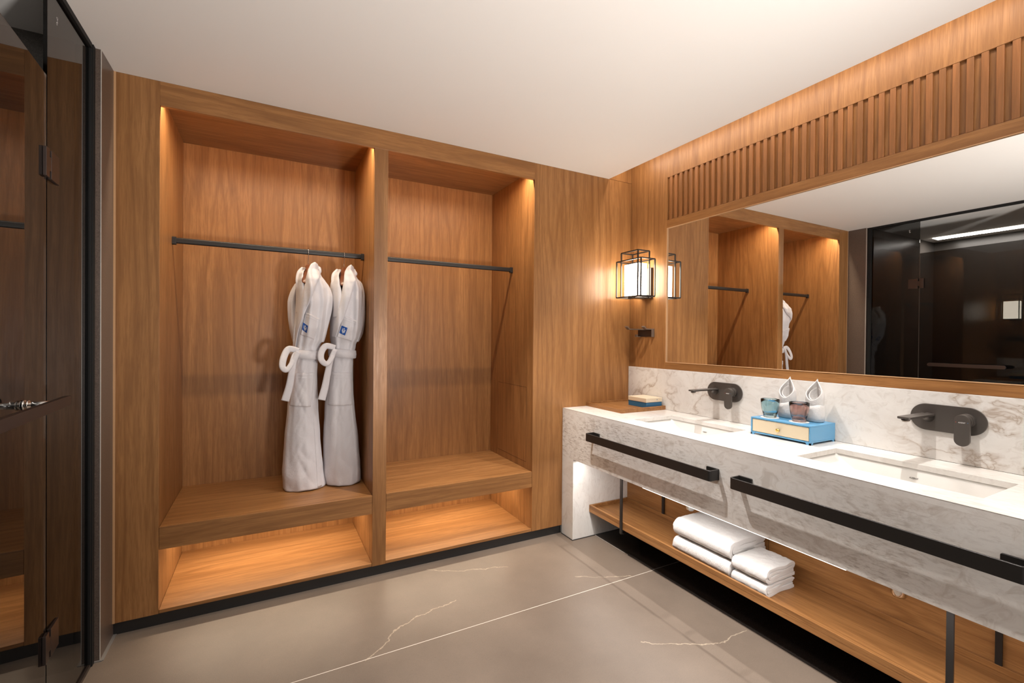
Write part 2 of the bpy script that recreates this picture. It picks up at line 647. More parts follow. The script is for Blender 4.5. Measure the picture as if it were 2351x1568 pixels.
def catmull(pts, n=8):
    P = [Vector(p) for p in pts]
    out = []
    for i in range(len(P) - 1):
        p0, p1, p2, p3 = P[max(i - 1, 0)], P[i], P[i + 1], P[min(i + 2, len(P) - 1)]
        for k in range(n):
            t = k / n
            out.append(0.5 * ((2 * p1) + (p2 - p0) * t + (2 * p0 - 5 * p1 + 4 * p2 - p3) * t * t + (3 * p1 - p0 - 3 * p2 + p3) * t ** 3))
    out.append(P[-1])
    return out


# ================================================================== room shell
ZC = 2.426
o = B('floor', (-4.5, 0.02, -4.9, 0.02, -0.05, 0.0), 'floor')
tagS(o, 'brown grey stone slab floor with thin pale joint and veins', 'floor')
o = B('ceiling', [(-4.5, -0.21, -3.9, 0.0, ZC, ZC + 0.05)], 'ceiling')
tagS(o, 'smooth warm white painted ceiling', 'ceiling')
o = B('trim_1', [(-0.23, -0.21, -3.9, 0.0, ZC + 0.05, 2.66), (-0.23, 0.02, -3.9, 0.02, 2.66, 2.68)], 'ceiling')
tagS(o, 'white light slot recess above the vanity wall', 'light slot')
o = B('wall_front', [(-4.5, -2.75, -3.92, -3.9, 0.0, 2.66), (-0.35, 0.02, -3.92, -3.9, 0.0, 2.66), (-2.75, -0.35, -3.92, -3.9, 2.25, 2.66)], 'woodZ3')  # unseen wall, its opening added to let the rear fill in
tagS(o, 'wood panelled wall behind the viewpoint', 'wall')

# closet wall: fascia panels flush at y = 0
WL, N1a, N1b, N2a, N2b = -2.907, -2.748, -1.818, -1.745, -0.815
wb = S('wall_back', 'walnut panelled wall framing the two open closets', 'wall')
B('left_panel', (WL + 0.008, N1a, 0.0, 0.02, 0.055, ZC), 'woodZ', wb, bevel=0.0008)
B('panel_edge', (WL, WL + 0.008, -0.001, 0.02, 0.055, ZC), 'wood_edge', wb)
B('divider_panel', (N1b, N2a, 0.0, 0.02, 0.055, 2.32), 'woodZ2', wb, bevel=0.0008)
B('right_panel', (N2b, -0.001, 0.0, 0.02, 0.055, ZC), 'woodZ3', wb, bevel=0.0008)
B('header_panel', (N1a, N2b, 0.0, 0.02, 2.32, ZC), 'woodX', wb, bevel=0.0008)
B('slot_end_panel', (-0.21, -0.001, 0.0005, 0.02, ZC + 0.002, 2.66), 'woodZ2', wb)
B('backing', (WL, 0.02, 0.66, 0.68, 0.0, 2.66), 'groove', wb)
o = B('baseboard_back', (WL, -0.583, 0.012, 0.03, 0.0, 0.055), 'black_base')
tagS(o, 'black recessed skirting under the closet wall', 'skirting')

# ---------------------------------------------------------------- open closets
def closet(a, b, back, side, label, rods):
    t = thing('open_wardrobe', label, 'wardrobe', ((a + b) / 2, 0.3, 0.0))
    B('back_panel', (a - 0.018, b + 0.018, 0.633, 0.651, 0.05, 2.40), back, t)
    B('side_panel', (a - 0.018, a, 0.0205, 0.633, 0.05, 2.40), side, t)
    B('side_panel', (b, b + 0.018, 0.0205, 0.633, 0.05, 2.40), side, t)
    B('top_panel', (a, b, 0.0205, 0.633, 2.39, 2.40), 'woodX', t)
    B('bench', [(a + 0.001, b - 0.001, 0.021, 0.632, 0.421, 0.441), (a + 0.001, b - 0.001, 0.001, 0.021, 0.341, 0.441)], 'woodX', t, bevel=0.0012)
    B('bottom_board', (a + 0.001, b - 0.001, 0.002, 0.632, 0.055, 0.071), 'woodX', t, bevel=0.001)
    B('led_strip', (a + 0.01, b - 0.01, 0.026, 0.046, 2.386, 2.3895), 'led', t)
    B('led_strip', (a + 0.01, b - 0.01, 0.318, 0.342, 0.417, 0.4205), 'led', t)
    # hanging rail with end sockets
    bm = bmesh.new()
    prism(bm, pill(0.016, 0.030, 6), lambda p, q, d: (d, 0.3 + p, 1.778 + q), a + 0.006, b - 0.006)
    rail = link('hanging_rail', bm, 'black_metal', t, smooth=False, auto=None)
    for x0, x1 in ((a, a + 0.018), (b - 0.018, b)):
        bm = bmesh.new()
        prism(bm, pill(0.024, 0.040, 6, 0.006), lambda p, q, d: (d, 0.3 + p, 1.776 + q), x0, x1)
        link('rail_socket', bm, 'black_base', rail, bevel=0.001)
    return t


c1 = closet(N1a, N1b, 'woodZ2', 'woodZ', 'left open walnut closet where the two white bathrobes hang', 1)
c2 = closet(N2a, N2b, 'woodZ3', 'woodZ2', 'right open walnut closet with an empty black rail', 1)
# access panel in the right side of the right closet (thin scribed joint)
bm = bmesh.new()
y0, y1, z0, z1, g = 0.082, 0.505, 0.485, 0.979, 0.0012
for d in ((y0, y1, z0, z0 + g), (y0, y1, z1 - g, z1), (y0, y0 + g, z0, z1), (y1 - g, y1, z0, z1)):
    box(bm, N2b - 0.0006, N2b + 0.001, d[0], d[1], d[2], d[3])
o = link('access_panel', bm, 'groove', c2)

# ---------------------------------------------------------------- stone return and shower room
o = B('wall_left', [(-4.5, WL, -0.165, 0.02, 0.0, ZC)], 'stone')
tagS(o, 'brown grey stone wall end beside the shower glass', 'wall')
B('stone_arris', [(WL - 0.001, WL + 0.0012, -0.1664, -0.162, 0.0, ZC)], 'pale_edge', o)
B('sealant', [(WL - 0.03, WL + 0.008, -0.173, -0.165, 0.0, 0.004), (WL, WL + 0.012, -0.17, 0.012, 0.0, 0.003)], 'sealant', o)
o = B('wall_shower', [(-4.5, -4.35, -3.9, -0.165, 0.0, ZC), (-4.35, -2.95, -3.1, -3.0, 0.0, ZC), (-4.35, -2.99, -0.1795, -0.1655, 0.0, ZC)], 'stone_dark')
tagS(o, 'dark stone wall inside the shower room', 'wall')
o = B('trim_2', [(-4.12, -4.02, -2.95, -0.28, ZC - 0.006, ZC - 0.001)], 'led_white')
tagS(o, 'long lit light slot in the shower ceiling', 'ceiling light')

sh = thing('shower_screen', 'grey tinted glass shower screen with black frame channels', 'glass screen', (-2.94, -0.4, 0.0))
B('fixed_pane', (-2.945, -2.935, -0.574, -0.185, 0.015, ZC - 0.012), 'glass_tint', sh)
bm = bmesh.new()
for k, (dy, w, dz) in enumerate(((0.0, 0.012, 0.0), (0.002, 0.006, -0.010), (-0.002, 0.009, -0.018))):
    for a in range(12):
        t0, t1 = 2 * pi * a / 12, 2 * pi * (a + 1) / 12
        yy, zz = -0.50 + dy, 2.335 + dz
        if k == 0 and a in (3, 4):
            continue
        bm.faces.new([bm.verts.new((-2.9346, yy + w / 2 * r_ * cos(t_), zz + 0.0045 * r_ * sin(t_))) for r_, t_ in ((1, t0), (1, t1), (0.75, t1), (0.75, t0))])
link('etched_mark', bm, 'mark_white', sh)
B('far_pane', (-2.945, -2.935, -2.98, -1.41, 0.015, ZC - 0.012), 'glass_tint', sh)
bm = bmesh.new()
box(bm, -2.953, -2.927, -0.200, -0.1665, 0, ZC)
box(bm, -2.957, -2.950, -0.206, -0.200, 0, ZC)
box(bm, -2.930, -2.923, -0.193, -0.170, 0, ZC)
link('wall_channel', bm, 'channel_black', sh, bevel=0.0012)
B('ceiling_channel', [(-2.955, -2.925, -2.98, -0.200, ZC - 0.020, ZC)], 'channel_black', sh, bevel=0.001)
B('floor_channel', (-2.953, -2.927, -0.576, -0.200, 0.0, 0.014), 'bronze', sh, bevel=0.001)
B('floor_channel', (-2.953, -2.927, -2.98, -1.41, 0.0, 0.014), 'bronze', sh, bevel=0.001)

dr = thing('shower_door', 'frameless tinted glass shower door with horizontal bar handle', 'door', (-2.94, -0.578, 0.0))
B('pane', (-2.945, -2.935, -1.402, -0.582, 0.012, 2.11), 'glass_tint', dr)
B('edge_seal', (-2.9435, -2.9365, -0.5815, -0.5755, 0.012, 2.11), 'glass_edge', dr)
for z in (1.835, 0.317):
    bm = bmesh.new()
    for sx in (1, -1):
        x0, x1 = (-2.935, -2.926) if sx > 0 else (-2.954, -2.945)
        box(bm, x0, x1, -0.612, -0.584, z - 0.045, z + 0.045)
        box(bm, x0, x1, -0.5675, -0.495, z - 0.045, z + 0.045)
        box(bm, x0, x1 - 0.001 * sx if sx > 0 else x1, -0.59, -0.56, z - 0.022, z + 0.022)
    h = link('hinge', bm, 'bronze', dr, bevel=0.001)
# bar handle, both sides of the glass
bm = bmesh.new()
prism(bm, pill(0.50, 0.030, 10), lambda p, q, d: (d, -0.925 + p, 1.10 + q), -2.868, -2.853)
hd = link('handle', bm, 'bronze', dr, bevel=0.0015)
for y in (-0.76, -1.09):
    bm = bmesh.new()
    cyl(bm, (-2.868, y, 1.10), (-2.935, y, 1.10), 0.010)
    cyl(bm, (-2.930, y, 1.10), (-2.935, y, 1.10), 0.0145)
    cyl(bm, (-2.922, y, 1.10), (-2.926, y, 1.10), 0.0135)
    cyl(bm, (-2.945, y, 1.10), (-2.975, y, 1.10), 0.0145)
    link('standoff', bm, 'chrome', hd)

dr.rotation_euler.z = 0.047      # the door stands slightly ajar into the room

# ================================================================== vanity wall
wr = S('wall_right', 'walnut panelled wall around the mirror above the vanity', 'wall')
YE = -3.9
B('wall_core', [(0.012, 0.03, YE, 0.02, 0.0, 2.66)], 'groove', wr)
B('corner_panel', [(0.0, 0.012, -0.3385, 0.0, 0.84, 2.66)], 'woodZ', wr)
B('upper_panel', [(0.0, 0.012, YE, -0.339, 2.3685, 2.66)], 'woodZ3', wr)
B('lower_rail', [(0.0, 0.012, YE, -0.3385, 2.0365, 2.088)], 'woodY', wr, bevel=0.0006)
B('ledge_panel', [(-0.003, 0.012, YE, -0.3385, 1.1055, 1.150)], 'woodY', wr, bevel=0.0012)
B('low_panel', [(0.0, 0.012, YE, -2.62, 0.0, 1.105)], 'woodZ3', wr)
# slatted frieze
fr = tagS(B('trim_3', [(0.011, 0.012, YE, -0.339, 2.088, 2.3685)], 'woodZ2'), 'vertical walnut slat frieze above the mirror', 'slatted panel')
bm = bmesh.new()
y = -0.3575
while y > YE + 0.05:
    box(bm, 0.0005, 0.011, y - 0.0205, y, 2.0885, 2.368)
    y -= 0.0402
link('slats', bm, 'wood_slat', fr, bevel=0.0012, seg=1)

mi = thing('wall_mirror', 'long frameless mirror set in the walnut wall', 'mirror', (0.0, -2.0, 1.15))
B('mirror_glass', [(0.006, 0.010, YE, -0.3405, 1.1505, 2.036)], 'mirror', mi)
B('lit_edge_trim', [(-0.0015, 0.006, -0.3425, -0.3387, 1.150, 2.0365), (-0.0015, 0.006, YE, -0.3427, 2.0335, 2.0365), (-0.0045, 0.006, YE, -0.3427, 1.1500, 1.1525)], 'wood_edge', mi)  # pale strips paint light catching the edges of the mirror recess

# splashback
o = tag(B('splashback', [(-0.012, -0.0005, -2.62, -0.001, 0.8405, 1.105)], 'marble_splash', bevel=0.001),
        'veined marble upstand between counter and mirror ledge', 'splashback')

# ---------------------------------------------------------------- vanity
VX = -0.583
va = thing('vanity_unit', 'long white marble vanity with apron front and two basins', 'vanity', (-0.3, -1.3, 0.0))
b1 = (-0.470, -0.150, -1.033, -0.555)
b2 = (-0.455, -0.165, -2.000, -1.458)
b1 = (-0.462, -0.160, -1.035, -0.545)
bm = bmesh.new()
zt0, zt1 = 0.820, 0.840
ye = -2.62
xs = (VX, None, None, -0.0125)
def frame_top(bm, y0, y1, bb):
    """counter piece from y0 (near closet) down to y1 with hole bb"""
    hx0, hx1, hy0, hy1 = bb
    box(bm, VX, hx0, y1, y0, zt0, zt1)
    box(bm, hx1, -0.0125, y1, y0, zt0, zt1)
    box(bm, hx0, hx1, hy1, y0, zt0, zt1)
    box(bm, hx0, hx1, y1, hy0, zt0, zt1)
frame_top(bm, -0.001, -1.25, b1)
frame_top(bm, -1.25, ye, b2)
link('countertop', bm, 'marble_top', va)
B('apron', [(VX, VX + 0.02, ye, -0.001, 0.522, zt0)], 'marble_front', va)
B('edge_strip', [(VX - 0.0006, VX + 0.001, ye, -0.001, zt1 - 0.0012, zt1 + 0.0003)], 'pale_edge', va)
B('leg_panel', [(VX, -0.0125, -0.125, -0.001, 0.004, 0.522)], 'marble_top', va)
B('leg_panel', [(VX, -0.0125, ye, ye + 0.125, 0.004, 0.522)], 'marble_top', va)
B('back_board', [(-0.125, -0.105, -1.1365, -0.1255, 0.165, 0.81), (-0.125, -0.105, ye + 0.126, -1.1395, 0.165, 0.81)], 'woodY', va)
B('led_strip', [(VX + 0.004, VX + 0.012, -1.70, -0.74, 0.5188, 0.5218)], 'led_white', va)
B('joint_line', [(VX - 0.004, -0.013, -0.129, -0.001, 0.0, 0.004)], 'black_base', va)

def basin(bb, label):
    hx0, hx1, hy0, hy1 = bb
    x0, x1, y0_, y1_ = hx0 - 0.003, hx1 + 0.003, hy0 - 0.003, hy1 + 0.003
    t = thing('washbasin', label, 'basin', ((hx0 + hx1) / 2, (hy0 + hy1) / 2, 0.70), 'undermounted basins')
    bm = bmesh.new()
    # rounded rectangular rings going down: (inset x, inset near side, inset far side, z)
    def ring(ix0, ix1, iy0, iy1, z, r, n=8):
        X0, X1, Y0, Y1 = x0 + ix0, x1 - ix1, y0_ + iy0, y1_ - iy1
        w, h = X1 - X0, Y1 - Y0
        return [bm.verts.new(((X0 + X1) / 2 + a, (Y0 + Y1) / 2 + b, z)) for a, b in pill(w, h, n, r)]
    rs = [ring(0, 0, 0, 0, 0.8195, 0.012), ring(0.001, 0.001, 0.001, 0.001, 0.812, 0.014), ring(0.004, 0.006, 0.006, 0.010, 0.803, 0.016),
          ring(0.012, 0.016, 0.030, 0.085, 0.752, 0.03), ring(0.018, 0.022, 0.042, 0.120, 0.733, 0.035),
          ring(0.04, 0.045, 0.07, 0.155, 0.718, 0.035), ring(0.10, 0.10, 0.16, 0.24, 0.712, 0.03)]
    for A, Bq in zip(rs, rs[1:]):
        n = len(A)
        for i in range(n):
            bm.faces.new((A[i], A[(i + 1) % n], Bq[(i + 1) % n], Bq[i])).smooth = True
    bm.faces.new(rs[-1])
    bo = link('bowl', bm, 'ceramic', t, smooth=True)
    md = bo.modifiers.new('thickness', 'SOLIDIFY')
    md.thickness = 0.008
    md.offset = 1
    yc = (hy0 + hy1) / 2
    bm = bmesh.new()
    cyl(bm, ((hx0 + hx1) / 2, yc, 0.7125), ((hx0 + hx1) / 2, yc, 0.7155), 0.022)
    link('drain', bm, 'chrome', t)
    text('maker_mark', 'AXENT', 0.0085, 'mark_grey', t, (hx1 - 0.0074, yc + 0.0, 0.786), (0, -1, 0), (0.195, 0, 1), 0.0003)
    return t


basin(b1, 'white rectangular undermounted basin beside the wooden tray')
basin(b2, 'white rectangular undermounted basin right of the blue drawer box')


def faucet(yc, label):
    zc = 1.004
    t = thing('wall_faucet', label, 'faucet', (-0.012, yc, zc), 'wall mounted faucets')
    bm = bmesh.new()
    prism(bm, pill(0.226, 0.104, 20), lambda p, q, d: (d, yc + p, zc + q), -0.0125, -0.019)
    link('back_plate', bm, 'gunmetal', t, bevel=0.0012)
    ys = yc + 0.056
    bm = bmesh.new()
    # flat spout with rounded corners, underside collar and aerator
    prism(bm, pill(0.215, 0.042, 8, 0.010), lambda p, q, d: (-0.019 - 0.10 + p + 0.0, ys + q, d), 1.0105, 1.019)
    sp = link('spout', bm, 'gunmetal', t, bevel=0.002)
    bm = bmesh.new()
    cyl(bm, (-0.019, ys, 1.004), (-0.062, ys, 1.010), 0.019, 0.008)
    link('collar', bm, 'gunmetal', sp)
    bm = bmesh.new()
    cyl(bm, (-0.205, ys, 1.0095), (-0.203, ys, 1.003), 0.014, 0.012)
    cyl(bm, (-0.203, ys, 1.003), (-0.203, ys, 1.001), 0.009, 0.009)
    link('aerator', bm, 'gunmetal_light', sp)
    yl = yc - 0.058
    bm = bmesh.new()
    cyl(bm, (-0.019, yl, 1.008), (-0.036, yl, 1.008), 0.0255, 0.0255, 32)
    cyl(bm, (-0.036, yl, 1.008), (-0.039, yl, 1.008), 0.0225, 0.0225, 32)
    cyl(bm, (-0.039, yl, 1.008), (-0.055, yl, 1.008), 0.0245, 0.0245, 32)
    link('cartridge', bm, 'gunmetal', t, bevel=0.0008)
    bm = bmesh.new()
    prism(bm, pill(0.045, 0.116, 14), lambda p, q, d: (d, yl + p, 0.974 + q), -0.055, -0.066)
    lv = link('lever', bm, 'gunmetal', t, bevel=0.0015)
    text('maker_mark', 'AXENT', 0.0062, 'mark_white', lv, (-0.0663, yl, 1.003), (0, -1, 0), (0, 0, 1), 0.0003)
    for dy, m in ((0.0165, 'dot_red'), (-0.0165, 'dot_blue')):
        bm = bmesh.new()
        cyl(bm, (-0.066, yl + dy, 1.004), (-0.0665, yl + dy, 1.004), 0.0011, n=12)
        link('red_dot' if dy > 0 else 'blue_dot', bm, m, lv)


faucet(-0.797, 'black wall faucet above the basin beside the wooden tray')
faucet(-1.770, 'black wall faucet above the basin right of the blue drawer box')


def towel_bar(ya, yb, label):
    t = thing('towel_bar', label, 'towel bar', (VX, (ya + yb) / 2, 0.70), 'flat towel bars on the vanity apron')
    bm = bmesh.new()
    X = VX - 0.062
    z0, z1 = 0.691, 0.737
    th, r = 0.007, 0.012
    # plan outline of one continuous U-shaped band
    outer = [(VX, ya - 0.0)]
    out_, inn = [], []
    for k in range(7):
        a = pi / 2 * k / 6
        out_.append((X + r - r * sin(a), ya - r + r * cos(a)))
    for k in range(7):
        a = pi / 2 * k / 6
        out_.append((X + r - r * cos(a), yb + r - r * sin(a)))
    for k in range(7):
        a = pi / 2 * k / 6
        rr = r - th
        inn.append((X + r - rr * sin(a), ya - r + rr * cos(a)))
    for k in range(7):
        a = pi / 2 * k / 6
        rr = r - th
        inn.append((X + r - rr * cos(a), yb + r - rr * sin(a)))
    o1 = [(VX - 0.0085, ya)] + out_ + [(VX - 0.0085, yb)]
    i1 = [(VX - 0.0085, ya - th)] + inn + [(VX - 0.0085, yb + th)]
    n = len(o1)
    V = {}
    for nm, L in (('o', o1), ('i', i1)):
        for z in (z0, z1):
            V[nm, z] = [bm.verts.new((p, q, z)) for p, q in L]
    for i in range(n - 1):
        bm.faces.new((V['o', z0][i], V['o', z0][i + 1], V['o', z1][i + 1], V['o', z1][i]))
        bm.faces.new((V['i', z0][i], V['i', z1][i], V['i', z1][i + 1], V['i', z0][i + 1]))
        for z in (z0, z1):
            bm.faces.new((V['o', z][i], V['o', z][i + 1], V['i', z][i + 1], V['i', z][i]))
    for i in (0, n - 1):
        bm.faces.new((V['o', z0][i], V['o', z1][i], V['i', z1][i], V['i', z0][i]))
    link('bar', bm, 'black_metal', t, bevel=0.0014, auto=40)
    for y0, y1 in ((ya - 0.062, ya), (yb, yb + 0.062)):
        bm = bmesh.new()
        prism(bm, pill(0.062, 0.050, 4, 0.004), lambda p, q, d: (d, (y0 + y1) / 2 + p, 0.713 + q), VX, VX - 0.0085)
        link('mount_plate', bm, 'black_metal', t, bevel=0.001)


towel_bar(-0.328, -1.205, 'shorter black towel bar on the apron near the closet wall')
towel_bar(-1.298, -2.135, 'black towel bar on the apron running out of the right edge')

# shelf below
shf = thing('hanging_shelf', 'long walnut tray shelf hung on black rods below the vanity', 'shelf', (-0.28, -1.3, 0.165))
xa, xb, ya, yb = -0.452, -0.126, -0.1265, ye + 0.127
B('tray_board', [(xa, xb, yb, ya, 0.165, 0.188)], 'woodY', shf)
B('rim', [(xa, xa + 0.013, yb, ya, 0.1885, 0.2105), (xb - 0.013, xb, yb, ya, 0.1885, 0.2105),
          (xa + 0.013, xb - 0.013, ya - 0.013, ya, 0.1885, 0.2105), (xa + 0.013, xb - 0.013, yb, yb + 0.013, 0.1885, 0.2105)], 'woodY', shf, bevel=0.0008)
for yy in (-0.440, -1.932):
    B('front_rod', [(xa - 0.0095, xa - 0.0005, yy - 0.009, yy + 0.009, 0.135, 0.521), (xa - 0.0095, xa + 0.07, yy - 0.009, yy + 0.009, 0.135, 0.1405), (xa + 0.06, xa + 0.07, yy - 0.009, yy + 0.009, 0.1405, 0.1645)], 'black_metal', shf, bevel=0.0008)
    yk = yy - 0.02
    B('back_rod', [(xb - 0.012, xb - 0.0045, yk - 0.009, yk + 0.009, 0.1885, 0.815)], 'black_metal', shf, bevel=0.0008)

for yy, nm in ((-0.80, 'left'), (-1.735, 'right')):
    bm = bmesh.new()
    lathe(bm, [(0, 0.372), (0.019, 0.374), (0.024, 0.382), (0.024, 0.42), (0.022, 0.424), (0.022, 0.45), (0.014, 0.455), (0.014, 0.70), (0, 0.70)], (-0.29, yy, 0), 24)
    cyl(bm, (-0.29, yy, 0.44), (-0.126, yy, 0.44), 0.014)
    tag(link('bottle_trap', bm, 'chrome'), 'chrome basin trap peeping below the apron ' + ('left of the folded towels' if nm == 'left' else 'right of the folded towels'), 'drain trap', 'chrome traps under the basins')

# thin near-black sheet on the floor under the shelf
sl = tag(B('floor_dark_sheet', [(-0.402, -0.02, ye + 0.126, -0.131, 0.0, 0.003)], 'slab'), 'thin near-black glossy sheet on the floor under the vanity shelf', 'stone strip')
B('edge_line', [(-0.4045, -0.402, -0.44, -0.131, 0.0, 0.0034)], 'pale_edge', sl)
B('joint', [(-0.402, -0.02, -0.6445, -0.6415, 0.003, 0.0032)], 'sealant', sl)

# ================================================================== wall sconce and hook
sc = thing('wall_sconce', 'lit lantern sconce of black wire frames around a white shade', 'wall lamp', (0.0, -0.17, 1.60))
def wire(dims, t=0.0075):
    x0, x1, y0, y1, z0, z1 = dims
    bm = bmesh.new()
    for x in (x0, x1):
        for y in (y0, y1):
            box(bm, x - t / 2, x + t / 2, y - t / 2, y + t / 2, z0, z1)
    for z in (z0, z1):
        for x in (x0, x1):
            box(bm, x - t / 2, x + t / 2, y0, y1, z - t / 2, z + t / 2)
        for y in (y0, y1):
            box(bm, x0, x1, y - t / 2, y + t / 2, z - t / 2, z + t / 2)
    return bm
link('outer_frame', wire((-0.175, -0.052, -0.288, -0.052, 1.588, 1.836)), 'black_metal', sc)
link('inner_frame', wire((-0.165, -0.064, -0.249, -0.088, 1.588, 1.893)), 'black_metal', sc)
B('shade', [(-0.150, -0.074, -0.238, -0.103, 1.596, 1.810)], 'shade', sc, bevel=0.002)
B('back_plate', [(-0.022, -0.0005, -0.222, -0.118, 1.583, 1.79)], 'black_metal', sc, bevel=0.001)
B('base_plate', [(-0.145, -0.022, -0.205, -0.135, 1.579, 1.589)], 'black_metal', sc, bevel=0.001)

# bracket holder under the sconce
hk = thing('wall_hook', 'bronze metal bracket with two upturned prongs under the sconce', 'hook', (0.0, -0.15, 1.34))
bm = bmesh.new()
box(bm, -0.004, -0.0005, -0.232, -0.085, 1.319, 1.372)
link('mount_plate', bm, 'bronze', hk, bevel=0.0008)
bm = bmesh.new()
# tray-shaped rim: top flange running out and curling up twice
def strap(bm, pts, w0, w1, th=0.007):
    """band in the XZ plane, extruded along y from w0 to w1"""
    P = catmull([Vector((a, 0, b)) for a, b in pts], 6)
    L, R = [], []
    for i, p in enumerate(P):
        d = (P[min(i + 1, len(P) - 1)] - P[max(i - 1, 0)]).normalized()
        nrm = Vector((-d.z, 0, d.x)) * th / 2
        L.append(p + nrm)
        R.append(p - nrm)
    rings = [[bm.verts.new((a.x, w0, a.z)), bm.verts.new((b.x, w0, b.z)), bm.verts.new((b.x, w1, b.z)), bm.verts.new((a.x, w1, a.z))] for a, b in zip(L, R)]
    for A, Bq in zip(rings, rings[1:]):
        for k in range(4):
            bm.faces.new((A[k], A[(k + 1) % 4], Bq[(k + 1) % 4], Bq[k]))
    bm.faces.new(rings[0][::-1])
    bm.faces.new(rings[-1])
strap(bm, [(-0.001, 1.370), (-0.045, 1.370), (-0.066, 1.372), (-0.078, 1.383), (-0.086, 1.388)], -0.232, -0.205)
link('prong', bm, 'gunmetal_light', hk, bevel=0.0006)
bm = bmesh.new()
strap(bm, [(-0.001, 1.370), (-0.085, 1.370), (-0.106, 1.372), (-0.118, 1.383), (-0.126, 1.388)], -0.112, -0.085)
link('prong', bm, 'gunmetal_light', hk, bevel=0.0006)
bm = bmesh.new()
box(bm, -0.022, -0.0005, -0.238, -0.230, 1.317, 1.374)
box(bm, -0.022, -0.0005, -0.230, -0.085, 1.366, 1.374)
box(bm, -0.034, -0.0005, -0.112, -0.085, 1.317, 1.321)
box(bm, -0.034, -0.030, -0.112, -0.085, 1.321, 1.334)
link('rim', bm, 'gunmetal_light', hk, bevel=0.0006)

# ================================================================== things on the counter
ZT = 0.8402
tr = thing('wooden_tray', 'flat rimmed walnut tray in the counter corner', 'tray', (-0.19, -0.18, ZT))
tx0, tx1, ty0, ty1 = -0.388, -0.013, -0.357, -0.003
B('board', [(tx0, tx1, ty0, ty1, ZT, ZT + 0.016)], 'wood_tray', tr)
B('rim', [(tx0, tx0 + 0.008, ty0, ty1, ZT + 0.0162, ZT + 0.026), (tx1 - 0.008, tx1, ty0, ty1, ZT + 0.0162, ZT + 0.026),
          (tx0 + 0.008, tx1 - 0.008, ty1 - 0.008, ty1, ZT + 0.0162, ZT + 0.026), (tx0 + 0.008, tx1 - 0.008, ty0, ty0 + 0.008, ZT + 0.0162, ZT + 0.026)], 'wood_tray', tr, bevel=0.0006)
bx = thing('lidded_box', 'small blue box with cream lid standing on the wooden tray', 'box', (-0.09, -0.23, ZT + 0.016))
B('body', [(-0.163, -0.026, -0.335, -0.170, ZT + 0.0163, ZT + 0.050)], 'box_deep', bx, bevel=0.001)
B('lid', [(-0.165, -0.024, -0.337, -0.168, ZT + 0.0503, ZT + 0.078)], 'cream_lid', bx, bevel=0.0025)
bm = bmesh.new()
cyl(bm, (-0.07, -0.3372, ZT + 0.066), (-0.07, -0.3376, ZT + 0.066), 0.003, n=12)
link('stud', bm, 'box_deep', bx)

# blue drawer box
dx0, dx1, dy0, dy1 = -0.216, -0.020, -1.380, -1.098
db = thing('drawer_box', 'blue lacquered box with cream drawer between the basins', 'box', ((dx0 + dx1) / 2, (dy0 + dy1) / 2, ZT))
zb, ztop = ZT, ZT + 0.0845
bm = bmesh.new()
th = 0.0065
box(bm, dx0, dx1, dy0, dy1, ztop - th, ztop)
box(bm, dx0, dx1, dy0, dy1, zb + 0.008, zb + 0.008 + th)
box(bm, dx0, dx1, dy0, dy0 + th, zb + 0.0145, ztop - th)
box(bm, dx0, dx1, dy1 - th, dy1, zb + 0.0145, ztop - th)
box(bm, dx1 - th, dx1, dy0 + th, dy1 - th, zb + 0.0145, ztop - th)
link('case', bm, 'box_blue', db, bevel=0.001)
for cx_, sx in ((dx0, 1), (dx1, -1)):
    for cy_, sy in ((dy0, 1), (dy1, -1)):
        bm = bmesh.new()
        for L_, W_ in ((0.022, th), (th, 0.022)):
            prism(bm, [(0, 0.0082), (1, 0.0082), (0.75, 0.0), (0, 0.0)],
                  (lambda p, q, d, cx_=cx_, cy_=cy_, sx=sx, sy=sy, L_=L_, W_=W_: (cx_ + sx * (p * L_ if L_ > W_ else d * L_), cy_ + sy * (d * W_ if L_ > W_ else p * W_), zb + q)), 0, 1)
        link('foot', bm, 'box_blue', db)
B('drawer', [(dx0 + 0.0015, dx0 + 0.012, dy0 + th + 0.002, dy1 - th - 0.002, zb + 0.0165, ztop - th - 0.002), (dx0 + 0.012, dx1 - 0.02, dy0 + 0.012, dy1 - 0.012, zb + 0.0165, zb + 0.05)], 'cream', db, bevel=0.0006)
bm = bmesh.new()
yk = (dy0 + dy1) / 2
cyl(bm, (dx0 + 0.0015, yk, zb + 0.042), (dx0 - 0.010, yk, zb + 0.042), 0.0035, n=12)
for k in range(5):
    a = 2 * pi * k / 5
    cyl(bm, (dx0 - 0.009, yk + 0.005 * cos(a), zb + 0.042 + 0.005 * sin(a)), (dx0 - 0.017, yk + 0.0055 * cos(a), zb + 0.042 + 0.0055 * sin(a)), 0.0042, 0.003, n=12)
link('knob', bm, 'gold', db)

